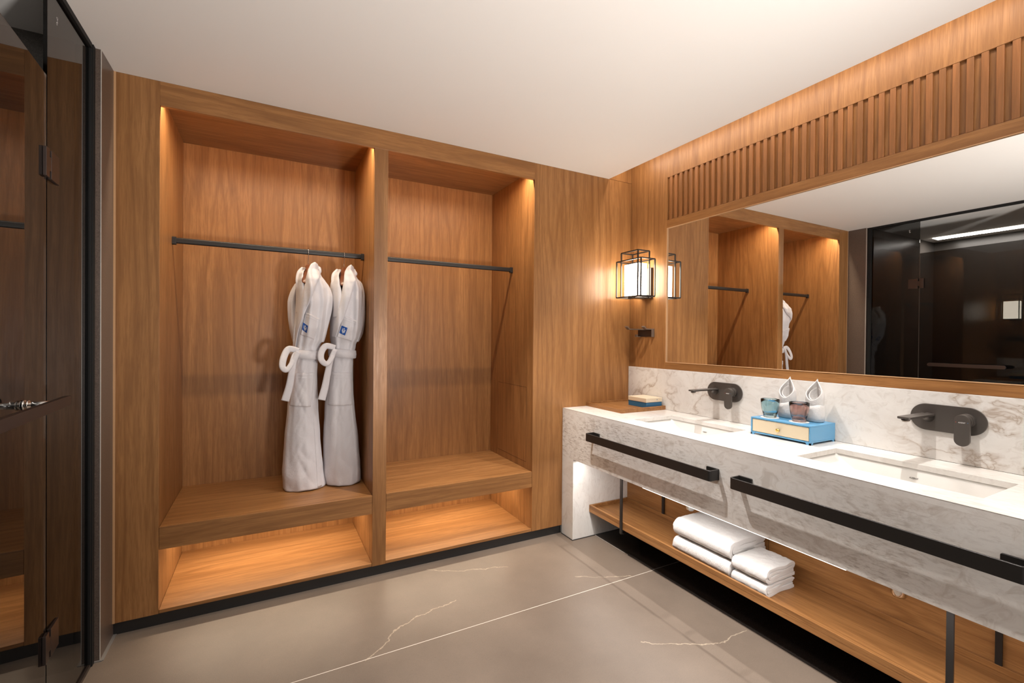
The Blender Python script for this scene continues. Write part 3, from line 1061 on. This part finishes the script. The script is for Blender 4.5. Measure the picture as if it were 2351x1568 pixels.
# tumblers on coasters
for (gx, gy), mat, lab, cl in (((-0.158, -1.158), 'glass_blue', 'blue grey glass tumbler on the blue drawer box', 'round white coaster under the blue grey tumbler'),
                               ((-0.150, -1.292), 'glass_rose', 'rose brown glass tumbler on the blue drawer box', 'round white coaster under the rose tumbler')):
    bm = bmesh.new()
    lathe(bm, [(0, 0), (0.0405, 0), (0.041, 0.0006), (0.0405, 0.0014), (0, 0.0014)], (gx, gy, ztop + 0.0002), 48)
    tag(link('coaster', bm, 'coaster'), cl, 'coaster', 'white coasters on the drawer box')
    t = thing('glass_tumbler', lab, 'glass', (gx, gy, ztop + 0.0018), 'glass tumblers on the drawer box')
    bm = bmesh.new()
    prof_o = [(0, 0.0), (0.0255, 0.0), (0.0275, 0.0015), (0.0295, 0.012), (0.0345, 0.030), (0.0385, 0.050), (0.0405, 0.070), (0.0412, 0.088)]
    prof_i = [(0.0402, 0.0888), (0.0392, 0.088), (0.0385, 0.070), (0.0365, 0.051), (0.0325, 0.032), (0.027, 0.017), (0.020, 0.0115), (0, 0.0105)]
    lathe(bm, prof_o + prof_i, (gx, gy, ztop + 0.0019), 64)
    for v in bm.verts:   # shallow facets inside the cup wall
        dx, dy = v.co.x - gx, v.co.y - gy
        r = sqrt(dx * dx + dy * dy)
        z = v.co.z - ztop
        if r > 0.01 and 0.012 < z < 0.08:
            k = 1 + 0.012 * cos(9 * atan2(dy, dx) + z * 60) * sin(min(1, (z - 0.012) / 0.05) * pi)
            v.co.x, v.co.y = gx + dx * k, gy + dy * k
    link('cup', bm, mat, t, smooth=True)


def washcloth(cx, cy, H, label):
    t = thing('rolled_washcloth', label, 'washcloth', (cx, cy, ztop), 'folded washcloths on the drawer box')
    z0 = ztop + 0.0015
    # wrapped base
    bm = bmesh.new()
    n = 40
    rings = []
    for zz, rx, ry in ((0, .034, .029), (.004, .0385, .033), (.03, .039, .033), (.055, .0385, .032), (.068, .036, .030), (.073, .031, .026)):
        ring = []
        for k in range(n):
            a = 2 * pi * k / n
            e = 0.75
            x = rx * abs(cos(a)) ** e * (1 if cos(a) > 0 else -1)
            y = ry * abs(sin(a)) ** e * (1 if sin(a) > 0 else -1)
            w = 1 + 0.03 * noise.noise(Vector((x * 60 + cx * 50, y * 60, zz * 50)))
            tl = 0.010 * (x / rx) * (zz > 0.05)
            ring.append(bm.verts.new((cx + y * w, cy + x * w, z0 + zz - tl)))
        rings.append(ring)
    for A, Bq in zip(rings, rings[1:]):
        for k in range(n):
            bm.faces.new((A[k], A[(k + 1) % n], Bq[(k + 1) % n], Bq[k])).smooth = True
    bm.faces.new(rings[0][::-1])
    bm.faces.new(rings[-1])
    link('wrap', bm, 'towel', t, smooth=True)
    # leaf-shaped hoods
    for nm, sc_, back, zlow, zhi, mat in (('hood', 1.0, 0.0, 0.098, H, 'towel'), ('inner_hood', 0.72, 0.006, 0.100, H * 0.80, 'towel')):
        bm = bmesh.new()
        n = 48
        m = 16
        grid = []
        for j in range(m + 1):
            s = j / m
            ring = []
            for k in range(n):
                th = 2 * pi * k / n
                c = (1 - cos(th)) / 2            # 0 at the front, 1 at the back
                top = zlow + (zhi - zlow) * (c ** 0.85)
                zz = 0.045 + (top - 0.045) * s
                # narrows to a point at the top of the back
                f = max(0.0, (zz - 0.125) / max(1e-6, (H - 0.125)))
                belly = 1 + 0.12 * sin(min(1.0, max(0, zz - 0.07) / 0.08) * pi)
                wy = 0.0335 * sc_ * belly * (1 - 0.45 * f ** 1.8)
                wx = 0.025 * sc_ * belly * (1 - 0.25 * f)
                y = sin(th) * wy
                if f > 0:
                    y *= (1 - f ** 1.8)
                x = -cos(th) * wx + back
                ring.append(bm.verts.new((cx + x, cy + y, z0 + zz)))
            grid.append(ring)
        for A, Bq in zip(grid, grid[1:]):
            for k in range(n):
                bm.faces.new((A[k], A[(k + 1) % n], Bq[(k + 1) % n], Bq[k])).smooth = True
        ob = link(nm, bm, mat, t, smooth=True)
        md = ob.modifiers.new('thickness', 'SOLIDIFY')
        md.thickness = 0.0042
        md.offset = 0


washcloth(-0.078, -1.195, 0.198, 'rolled white washcloth with pointed hood behind the blue grey tumbler')
washcloth(-0.072, -1.318, 0.196, 'rolled white washcloth with pointed hood behind the rose tumbler')

# ================================================================== folded towels
def fold_towel(y0, y1, x0, x1, z0, z1, layers, label, seed, group='folded towels on the hanging shelf', taper=0.0):
    """stack of cloth layers in one folded sheet; rounded fold at x0 side, loose layers to the near end"""
    bm = bmesh.new()
    H = z1 - z0
    W = x1 - x0
    ny = 34
    pts = []
    # outline of the fold in the xz plane: outer skin, with slits where layers meet
    layers = 4
    th = H / layers
    prof = []
    # zig-zag path centreline: starts inside, alternately folding; sheet thickness th*0.92
    path = []
    hz = th * 0.5
    # one long sheet folded in on itself: bottom, round the front fold, top, then tucked back inside
    lay = [z0 + th * (k + 0.5) for k in range(4)]
    def turn(cx_, cz_, r, a0, a1, n=9):
        return [(cx_ + r * cos(radians(a0 + (a1 - a0) * k / n)), cz_ + r * sin(radians(a0 + (a1 - a0) * k / n))) for k in range(1, n)]
    R_ = 1.5 * th
    path = [(x1 - 0.004, lay[0]), (x0 + R_ + th / 2, lay[0])]
    path += turn(x0 + R_ + th / 2, (lay[0] + lay[3]) / 2, R_, 270, 90, 14)
    path += [(x0 + R_ + th / 2, lay[3]), (x1 - th, lay[3])]
    path += turn(x1 - th, (lay[3] + lay[2]) / 2, th / 2, 90, -90)
    path += [(x1 - th, lay[2]), (x0 + 2.1 * th, lay[2])]
    path += turn(x0 + 2.1 * th, (lay[2] + lay[1]) / 2, th / 2, 90, 270)
    path += [(x0 + 2.1 * th, lay[1]), (x1 - 0.012, lay[1])]
    P = [Vector((p, 0, q)) for p, q in path]
    # resample
    dense = []
    for a, b in zip(P, P[1:]):
        n = max(1, int((b - a).length / 0.008))
        for k in range(n):
            dense.append(a.lerp(b, k / n))
    dense.append(P[-1])
    tt = th * 0.455
    up, dn = [], []
    for i, p in enumerate(dense):
        d = (dense[min(i + 1, len(dense) - 1)] - dense[max(i - 1, 0)]).normalized()
        nrm = Vector((-d.z, 0, d.x)) * tt
        up.append(p + nrm)
        dn.append(p - nrm)
    capn = []
    loop = up + dn[::-1]
    n = len(loop)
    rings = []
    for j in range(ny + 1):
        s = j / ny
        y = y1 + (y0 - y1) * s
        e = min(s, 1 - s) * (y1 - y0)
        pinch = 1 - 0.10 * math.exp(-e / 0.010)
        ring = []
        for q in loop:
            cx_, cz_ = (x0 + x1) / 2, z0
            x = cx_ + (q.x - cx_) * (1 - 0.012 * math.exp(-e / 0.01))
            z = cz_ + (q.z - cz_) * (1 - 0.05 * math.exp(-e / 0.012))
            lay = int((q.z - z0) / th)
            nz = noise.noise(Vector((x * 14 + seed, y * 10, lay * 3.3 + seed)))
            nf = noise.noise(Vector((x * 70 + seed, y * 70, q.z * 70)))
            hgt = (q.z - z0) / H
            ring.append(bm.verts.new((x + 0.002 * nf, y + (0.006 * nz * (1 if s > 0.5 else -1) * (e < 0.001)) + 0.0 * nf, max(z0, z + 0.004 * nz * hgt + 0.0022 * nf * (hgt > 0.05)))))
        rings.append(ring)
    for A, Bq in zip(rings, rings[1:]):
        for k in range(n):
            bm.faces.new((A[k], A[(k + 1) % n], Bq[(k + 1) % n], Bq[k])).smooth = True
    # end faces as strips between up and dn
    m = len(up)
    for ring in (rings[0], rings[-1]):
        for i in range(m - 1):
            bm.faces.new((ring[i], ring[i + 1], ring[n - 2 - i], ring[n - 1 - i]))
    o = link('folded_towel', bm, 'towel', smooth=True)
    md = o.modifiers.new('bevel', 'BEVEL')
    md.width = min(0.006, th * 0.3)
    md.segments = 3
    md.limit_method = 'ANGLE'
    md.angle_limit = radians(50)
    return tag(o, label, 'towel', group)


zs = 0.1886
fold_towel(-1.142, -0.808, -0.432, -0.150, zs, zs + 0.076, 2, 'large folded white bath towel at the bottom of the left stack', 1.0)
fold_towel(-1.142, -0.806, -0.428, -0.150, zs + 0.0785, zs + 0.172, 2, 'large folded white bath towel on top of the left stack', 5.0)
fold_towel(-1.318, -1.156, -0.430, -0.215, zs, zs + 0.052, 3, 'small folded white towel at the bottom of the right stack', 9.0)
fold_towel(-1.320, -1.154, -0.428, -0.210, zs + 0.0545, zs + 0.120, 3, 'small folded white towel on top of the right stack', 12.0)

# ================================================================== bathrobes
def interp(rows, z):
    """rows sorted by falling z: (z, L, R, b, yc)"""
    if z >= rows[0][0]:
        return rows[0][1:]
    if z <= rows[-1][0]:
        return rows[-1][1:]
    for i in range(len(rows) - 1):
        a, b = rows[i], rows[i + 1]
        if a[0] >= z >= b[0]:
            t = (a[0] - z) / (a[0] - b[0])
            t = t * t * (3 - 2 * t) * 0.6 + t * 0.4
            return tuple(a[k] + (b[k] - a[k]) * t for k in range(1, 5))


class Robe:
    def __init__(s, hx, rows, seed, label, hanger_label, dip_u, dip_d, drop):
        s.hx, s.rows, s.seed = hx, rows, seed
        s.t = thing('bathrobe', label, 'bathrobe', (hx, 0.3, 1.70), 'white bathrobes hanging in the left closet')
        s.dip_u, s.dip_d = dip_u, dip_d
        s.body()
        s.hanger(hanger_label, drop)

    def fold(s, th, z):
        w = min(1.0, max(0.25, (1.9 - z) / 1.2))
        q = s.seed
        up = 1.0 if z > 1.24 else 0.55
        f = up * 0.070 * sin(5 * th + q + 2.2 * z) + up * 0.060 * sin(9 * th - q * 2 + 5 * z) + up * 0.02 * sin(15 * th + q * 3)
        if z < 1.2:     # sagging cross wrinkles of the skirt
            c_ = cos(th)
            f += 0.10 * (abs(noise.noise(Vector((c_ * 0.9 + q * 3, sin(th) * 0.7, z * 9.0 + 1.6 * c_)))) ** 0.8 - 0.2)
            f += 0.05 * noise.noise(Vector((c_ * 1.6 + q, sin(th), z * 22.0 - 4.0 * c_)))
            f += 0.07 * math.exp(-((z - 0.50) / 0.05) ** 2) * sin(3 * th + q)
        f += 0.05 * noise.noise(Vector((cos(th) * 1.4 + q, sin(th) * 1.4, z * 4.0)))
        f += 0.02 * noise.noise(Vector((cos(th) * 4 + q, sin(th) * 4, z * 14.0)))
        return 1 + f * (0.6 if z < 1.2 else 0.85)

    def front(s, u, z):
        L, R, b, yc = interp(s.rows, z)
        uc, a = (L + R) / 2, (R - L) / 2
        k = max(-0.97, min(0.97, (u - uc) / a))
        th = -math.acos(k)          # front half: y negative
        e = sqrt(max(0.0, 1 - k * k)) ** 0.85
        return 0.3 + yc - b * e * s.fold(th, z)

    def body(s):
        bm = bmesh.new()
        n, nz = 120, 150
        zt, zb = s.rows[0][0], s.rows[-1][0]
        rings = []
        for j in range(nz + 1):
            z = zt + (zb - zt) * j / nz
            L, R, b, yc = interp(s.rows, z)
            uc, a = (L + R) / 2, (R - L) / 2
            ring = []
            for k in range(n):
                th = 2 * pi * k / n
                c, si = cos(th), sin(th)
                f = s.fold(-abs(math.acos(c)) if si < 0 else math.acos(c), z)
                u = uc + a * c * (1 + (f - 1) * 0.25)
                y = 0.3 + yc + b * (abs(si) ** 0.85) * (1 if si > 0 else -1) * f
                dz = 0.0
                if si < 0.15:   # V opening at the front of the neck
                    dz = -s.dip_d * math.exp(-((u - s.dip_u) / 0.022) ** 2) * max(0.0, 1 - (zt - z) / 0.22)
                # hem slightly wavy
                if j > nz - 3:
                    dz += 0.002 * sin(4 * th + s.seed)
                ring.append(bm.verts.new((s.hx + u, y, z + dz)))
            rings.append(ring)
        for A, Bq in zip(rings, rings[1:]):
            for k in range(n):
                bm.faces.new((A[k], A[(k + 1) % n], Bq[(k + 1) % n], Bq[k])).smooth = True
        o = link('body', bm, 'terry', s.t, smooth=True)
        md = o.modifiers.new('thickness', 'SOLIDIFY')
        md.thickness = 0.006
        md.offset = -1

    def band(s, name, pts, widths, off=0.010, th=0.008, mat='terry', parent=None, n=8, yfix=None, round_=True):
        """strap lying on the front of the robe: pts are (u, z)"""
        P = catmull([Vector((u, 0, z)) for u, z in pts], n)
        Wd = []
        for i in range(len(P)):
            q = i / (len(P) - 1) * (len(widths) - 1)
            a = int(min(q, len(widths) - 2))
            Wd.append(widths[a] + (widths[a + 1] - widths[a]) * (q - a))
        bm = bmesh.new()
        m = 10
        rings = []
        for i, p in enumerate(P):
            d = (P[min(i + 1, len(P) - 1)] - P[max(i - 1, 0)]).normalized()
            nr = Vector((d.z, 0, -d.x))
            top, bot = [], []
            for k in range(m + 1):
                s_ = -1 + 2 * k / m
                q = p + nr * (Wd[i] / 2 * s_)
                yy = s.front(q.x, q.z) if yfix is None else yfix(q.x, q.z, i / (len(P) - 1))
                bul = sqrt(max(0.0, 1 - abs(s_) ** 3.0)) if round_ else 1.0
                wv = 0.0012 * noise.noise(Vector((q.x * 60 + s.seed, 0, q.z * 60)))
                top.append(bm.verts.new((s.hx + q.x, yy - off - th * bul + wv, q.z)))
                bot.append(bm.verts.new((s.hx + q.x, yy - off + th * 0.6, q.z)))
            rings.append(top + bot[::-1])
        N = len(rings[0])
        for A, Bq in zip(rings, rings[1:]):
            for k in range(N):
                bm.faces.new((A[k], A[(k + 1) % N], Bq[(k + 1) % N], Bq[k])).smooth = True
        bm.faces.new(rings[0][::-1])
        bm.faces.new(rings[-1])
        return link(name, bm, mat, parent or s.t, smooth=True)

    def quad(s, name, c, off, th, parent=None, mat='terry', n=36, bev=0.0):
        """patch with corners c = [tl, tr, br, bl] in (u, z) following the front"""
        bm = bmesh.new()
        tl, tr, br, bl = [Vector((a, 0, b)) for a, b in c]
        F, G = [], []
        for j in range(n + 1):
            rowf, rowg = [], []
            for i in range(n + 1):
                a, b = i / n, j / n
                p = tl.lerp(tr, a).lerp(bl.lerp(br, a), b)
                yy = s.front(p.x, p.z)
                edge = min(a, 1 - a, b, 1 - b) * n
                t_ = th * (0.45 if edge == 0 else 1.0)
                if name.endswith('pocket') and b < 0.24:
                    t_ *= 1.25 + 0.35 * sin(b * 2 * pi * 25)
                rowf.append(bm.verts.new((s.hx + p.x, yy - off - t_, p.z)))
                rowg.append(bm.verts.new((s.hx + p.x, yy - off + 0.004, p.z)))
            F.append(rowf)
            G.append(rowg)
        for j in range(n):
            for i in range(n):
                bm.faces.new((F[j][i], F[j][i + 1], F[j + 1][i + 1], F[j + 1][i])).smooth = True
                bm.faces.new((G[j][i], G[j + 1][i], G[j + 1][i + 1], G[j][i + 1]))
        for i in range(n):
            bm.faces.new((F[0][i], G[0][i], G[0][i + 1], F[0][i + 1]))
            bm.faces.new((F[n][i], F[n][i + 1], G[n][i + 1], G[n][i]))
            bm.faces.new((F[i][0], F[i + 1][0], G[i + 1][0], G[i][0]))
            bm.faces.new((F[i][n], G[i][n], G[i + 1][n], F[i + 1][n]))
        return link(name, bm, mat, parent or s.t, smooth=False)

    def placket(s, pts):
        s.band('front_edge', pts, [0.020, 0.022, 0.022, 0.024], 0.000, 0.0035, n=8)

    def badge(s, c, off, parent):
        """blue woven patch with a white emblem of stripes fanning under a small peak"""
        bm = bmesh.new()
        tl, tr, br, bl = [Vector((a, 0, b)) for a, b in c]
        def P(a, b, d):
            p = tl.lerp(tr, a).lerp(bl.lerp(br, a), b)
            return (s.hx + p.x, s.front(p.x, p.z) - off - d, p.z)
        n = 6
        g = [[bm.verts.new(P(i / n, j / n, 0.0012)) for i in range(n + 1)] for j in range(n + 1)]
        for j in range(n):
            for i in range(n):
                bm.faces.new((g[j][i], g[j][i + 1], g[j + 1][i + 1], g[j + 1][i])).material_index = 0
        def poly(pts):
            bm.faces.new([bm.verts.new(P(a, b, 0.0021)) for a, b in pts]).material_index = 1
        poly([(0.50, 0.17), (0.62, 0.30), (0.50, 0.40), (0.40, 0.30)])
        for k in range(3):
            y = 0.30 + 0.13 * k
            poly([(0.22, y), (0.27, y - 0.03), (0.50 + 0.04 * k, y + 0.30), (0.46 + 0.04 * k, y + 0.33)])
        for k in range(4):
            y = 0.42 + 0.10 * k
            poly([(0.78, y - 0.10), (0.81, y - 0.05), (0.52, y + 0.12), (0.50, y + 0.07)])
        return link('logo_patch', bm, ['badge_blue', 'badge_white'], parent)

    def sleeve(s, name, pts, radii, flat=0.8, yoff=0.0):
        P = catmull([Vector((u, y, z)) for u, y, z in pts], 10)
        bm = bmesh.new()
        n = 40
        rings = []
        for i, p in enumerate(P):
            q = i / (len(P) - 1) * (len(radii) - 1)
            a = int(min(q, len(radii) - 2))
            r = radii[a] + (radii[a + 1] - radii[a]) * (q - a)
            d = (P[min(i + 1, len(P) - 1)] - P[max(i - 1, 0)]).normalized()
            ax = Vector((1, 0, 0))
            ax = (ax - d * ax.dot(d)).normalized()
            ay = d.cross(ax)
            ring = []
            for k in range(n):
                th = 2 * pi * k / n
                f = 1 + 0.07 * sin(5 * th + s.seed + p.z * 16) + 0.13 * noise.noise(Vector((cos(th) + s.seed, sin(th), p.z * 9)))
                v = p + ax * cos(th) * r * f + ay * sin(th) * r * 1.7 * f
                ring.append(bm.verts.new((s.hx + v.x, 0.3 + v.y, v.z)))
            rings.append(ring)
        for A, Bq in zip(rings, rings[1:]):
            for k in range(n):
                bm.faces.new((A[k], A[(k + 1) % n], Bq[(k + 1) % n], Bq[k])).smooth = True
        bm.faces.new(rings[0][::-1])
        bm.faces.new(rings[-1])
        return link(name, bm, 'terry', s.t, smooth=True)

    def belt(s, z0, z1, loop, tail):
        bm = bmesh.new()
        n = 80
        rings = []
        for z, o in ((z0, 0.004), (z0 - 0.003, 0.010), ((z0 + z1) / 2, 0.012), (z1 + 0.003, 0.010), (z1, 0.004)):
            L, R, b, yc = interp(s.rows, (z0 + z1) / 2)
            uc, a = (L + R) / 2, (R - L) / 2
            rings.append([bm.verts.new((s.hx + uc + (a + o) * cos(2 * pi * k / n), 0.3 + yc + (b * 1.06 + o) * (abs(sin(2 * pi * k / n)) ** 0.85) * (1 if sin(2 * pi * k / n) > 0 else -1), z + 0.02 * cos(2 * pi * k / n) * -0.3)) for k in range(n)])
        for A, Bq in zip(rings, rings[1:]):
            for k in range(n):
                bm.faces.new((A[k], A[(k + 1) % n], Bq[(k + 1) % n], Bq[k])).smooth = True
        b_ = link('belt', bm, 'terry', s.t, smooth=True)
        L, R, b, yc = interp(s.rows, (z0 + z1) / 2)
        yf = 0.3 + yc - b * 1.0 - 0.014
        fn = lambda u, z, t: yf + 0.012 + 0.018 * cos(t * 2 * pi)
        s.band('belt_loop', loop, [0.030, 0.034, 0.034, 0.030, 0.026, 0.026, 0.030], 0.012, 0.007, parent=b_, yfix=fn, n=10)
        s.band('belt_tail', tail, [0.026, 0.030, 0.034, 0.037, 0.040], 0.008, 0.007, parent=b_, yfix=lambda u, z, t: yf + 0.012, n=8)

    def hanger(s, label, drop):
        hx, zr = s.hx, 1.7935
        t = thing('coat_hanger', label, 'hanger', (hx, 0.3, zr), 'wooden hangers on the left closet rail')
        bm = bmesh.new()
        # chrome hook over the rail
        pts = [(hx, 0.3 - 0.0155 * cos(a), zr - 0.013 + 0.0165 * sin(a)) for a in [radians(x) for x in range(200, -40, -15)]]
        pts = [(hx, p[1], p[2]) for p in pts]
        pts += [(hx, 0.292, zr - 0.045), (hx, 0.299, zr - 0.062), (hx, 0.300, drop)]
        tube(bm, pts, 0.0016, 8)
        link('hook', bm, 'chrome', t)
        # broad curved shoulders, running front to back
        bm = bmesh.new()
        n = 26
        rings = []
        for i in range(n + 1):
            q = -1 + 2 * i / n
            y = 0.3 + q * 0.155
            z = drop - 0.115 * abs(q) ** 1.35
            w = 0.016 + 0.010 * abs(q) ** 1.0
            h = 0.013 + 0.006 * (1 - abs(q))
            w *= sqrt(max(0.02, 1 - abs(q) ** 14))
            h *= sqrt(max(0.02, 1 - abs(q) ** 14))
            u = 0.0 + (-0.020 * abs(q) if q < 0 else 0.02 * q)
            ring = []
            for k in range(16):
                a = 2 * pi * k / 16
                ring.append(bm.verts.new((hx + u + w * cos(a), y, z - h * 0.5 + h * (sin(a) if sin(a) > 0 else sin(a) * 0.6))))
            rings.append(ring)
        for A, Bq in zip(rings, rings[1:]):
            for k in range(16):
                bm.faces.new((A[k], A[(k + 1) % 16], Bq[(k + 1) % 16], Bq[k])).smooth = True
        bm.faces.new(rings[0][::-1])
        bm.faces.new(rings[-1])
        link('shoulders', bm, 'hanger', t, smooth=True)


def mk(rows, bs):
    out = []
    for z, L, R in rows:
        b = yc = None
        for (z0, b0, y0), (z1, b1_, y1) in zip(bs, bs[1:]):
            if z0 >= z >= z1:
                t = (z0 - z) / (z0 - z1)
                b, yc = b0 + (b1_ - b0) * t, y0 + (y1 - y0) * t
        if b is None:
            b, yc = bs[0][1:] if z > bs[0][0] else bs[-1][1:]
        out.append((z, L, R, b, yc))
    return out


depth = [(1.69, 0.10, 0.0), (1.60, 0.165, 0.0), (1.52, 0.175, 0.0), (1.35, 0.15, 0.0), (1.25, 0.115, 0.01), (1.15, 0.105, 0.015), (0.9, 0.11, 0.02), (0.43, 0.105, 0.035)]
R1 = mk([(1.670, -0.030, 0.048), (1.643, -0.050, 0.066), (1.607, -0.058, 0.088), (1.564, -0.060, 0.102), (1.498, -0.060, 0.108), (1.425, -0.064, 0.100), (1.353, -0.070, 0.090), (1.287, -0.074, 0.080), (1.244, -0.076, 0.062),
         (1.17, -0.084, 0.052), (1.094, -0.090, 0.049), (1.0, -0.096, 0.052), (0.906, -0.102, 0.057), (0.718, -0.117, 0.069), (0.528, -0.127, 0.088), (0.446, -0.122, 0.103)], depth)
r1 = Robe(-2.122, R1, 1.3, 'white terry bathrobe hanging left, further from the divider', 'brown wooden hanger inside the left bathrobe', -0.024, 0.125, 1.700)
r1.band('collar', [(0.044, 1.698), (0.036, 1.682), (0.023, 1.652), (0.007, 1.602), (-0.008, 1.549), (-0.022, 1.498), (-0.038, 1.443), (-0.053, 1.389), (-0.064, 1.335), (-0.069, 1.281), (-0.071, 1.24)],
        [0.040, 0.066, 0.070, 0.060, 0.050, 0.042, 0.036, 0.030, 0.024, 0.018, 0.012], 0.012, 0.012)
r1.sleeve('neck_roll', [(-0.034, 0.03, 1.655), (-0.022, 0.05, 1.672), (0.0, 0.07, 1.682), (0.030, 0.03, 1.690), (0.046, -0.03, 1.682), (0.056, -0.08, 1.662)], [0.006, 0.009, 0.010, 0.011, 0.011, 0.006], 1.0)
r1.band('left_lapel', [(-0.026, 1.680), (-0.044, 1.655), (-0.050, 1.615), (-0.047, 1.570), (-0.043, 1.525), (-0.045, 1.480), (-0.054, 1.430)],
        [0.022, 0.030, 0.034, 0.034, 0.030, 0.026, 0.018], 0.004, 0.010)
r1.sleeve('right_sleeve', [(0.050, -0.02, 1.632), (0.078, -0.05, 1.585), (0.092, -0.06, 1.525), (0.090, -0.06, 1.46), (0.083, -0.055, 1.39), (0.072, -0.045, 1.32), (0.066, -0.04, 1.272)], [0.012, 0.022, 0.029, 0.029, 0.026, 0.022, 0.014])
r1.sleeve('left_sleeve', [(-0.055, 0.06, 1.60), (-0.072, 0.07, 1.55), (-0.080, 0.08, 1.50), (-0.077, 0.08, 1.42), (-0.070, 0.07, 1.34), (-0.062, 0.06, 1.27)], [0.010, 0.018, 0.021, 0.021, 0.020, 0.014])
pk = r1.quad('chest_pocket', [(-0.022, 1.430), (0.050, 1.398), (0.024, 1.285), (-0.044, 1.310)], 0.006, 0.004)
r1.badge([(-0.033, 1.376), (-0.011, 1.357), (-0.016, 1.318), (-0.038, 1.338)], 0.0105, pk)
r1.quad('hip_pocket', [(-0.082, 1.104), (0.030, 1.100), (0.012, 0.914), (-0.092, 0.920)], 0.002, 0.004)
r1.placket([(0.030, 1.165), (0.030, 1.0), (0.036, 0.85), (0.046, 0.70), (0.056, 0.55), (0.062, 0.452)])
r1.belt(1.224, 1.176, [(-0.052, 1.222), (-0.100, 1.232), (-0.124, 1.190), (-0.131, 1.140), (-0.112, 1.122), (-0.088, 1.152), (-0.074, 1.195), (-0.052, 1.218)],
        [(-0.054, 1.216), (-0.074, 1.172), (-0.086, 1.103), (-0.097, 1.032), (-0.117, 0.955)])

R2 = mk([(1.675, -0.040, 0.048), (1.645, -0.060, 0.070), (1.608, -0.070, 0.094), (1.567, -0.074, 0.106), (1.507, -0.074, 0.104), (1.432, -0.072, 0.100), (1.356, -0.073, 0.098), (1.3, -0.073, 0.088), (1.255, -0.066, 0.067),
         (1.167, -0.072, 0.053), (1.089, -0.081, 0.052), (0.991, -0.092, 0.056), (0.894, -0.098, 0.064), (0.697, -0.104, 0.088), (0.5, -0.101, 0.105), (0.446, -0.092, 0.106)], depth)
r2 = Robe(-1.930, R2, 4.1, 'white terry bathrobe hanging right, beside the divider panel', 'brown wooden hanger inside the right bathrobe', -0.026, 0.125, 1.698)
r2.band('collar', [(0.040, 1.700), (0.032, 1.683), (0.018, 1.652), (0.006, 1.602), (-0.004, 1.556), (-0.014, 1.507), (-0.028, 1.451), (-0.042, 1.394), (-0.056, 1.346), (-0.064, 1.299)],
        [0.038, 0.062, 0.066, 0.058, 0.052, 0.046, 0.040, 0.032, 0.022, 0.014], 0.012, 0.012)
r2.sleeve('neck_roll', [(-0.034, 0.03, 1.655), (-0.022, 0.05, 1.672), (0.0, 0.07, 1.682), (0.030, 0.03, 1.690), (0.046, -0.03, 1.682), (0.056, -0.08, 1.662)], [0.006, 0.009, 0.010, 0.011, 0.011, 0.006], 1.0)
r2.band('left_lapel', [(-0.036, 1.684), (-0.056, 1.652), (-0.057, 1.600), (-0.050, 1.556), (-0.047, 1.519), (-0.052, 1.466), (-0.060, 1.41)],
        [0.022, 0.032, 0.036, 0.034, 0.030, 0.026, 0.018], 0.004, 0.010)
r2.sleeve('right_sleeve', [(0.048, -0.02, 1.634), (0.072, -0.05, 1.595), (0.086, -0.06, 1.542), (0.086, -0.06, 1.473), (0.086, -0.055, 1.396), (0.080, -0.045, 1.327), (0.064, -0.04, 1.275)], [0.012, 0.022, 0.022, 0.024, 0.023, 0.020, 0.012])
pk = r2.quad('chest_pocket', [(-0.020, 1.420), (0.048, 1.390), (0.026, 1.275), (-0.050, 1.300)], 0.006, 0.004)
r2.badge([(-0.030, 1.363), (-0.001, 1.350), (-0.011, 1.307), (-0.040, 1.322)], 0.0105, pk)
r2.quad('hip_pocket', [(-0.074, 1.100), (0.036, 1.096), (0.040, 0.908), (-0.088, 0.912)], 0.002, 0.004)
r2.placket([(0.040, 1.170), (0.042, 1.0), (0.050, 0.85), (0.064, 0.70), (0.078, 0.55), (0.080, 0.452)])
r2.belt(1.228, 1.180, [(-0.058, 1.238), (-0.106, 1.248), (-0.132, 1.212), (-0.132, 1.172), (-0.106, 1.150), (-0.080, 1.177), (-0.064, 1.216), (-0.056, 1.232)],
        [(-0.062, 1.224), (-0.084, 1.163), (-0.097, 1.098), (-0.110, 1.024), (-0.128, 0.950)])
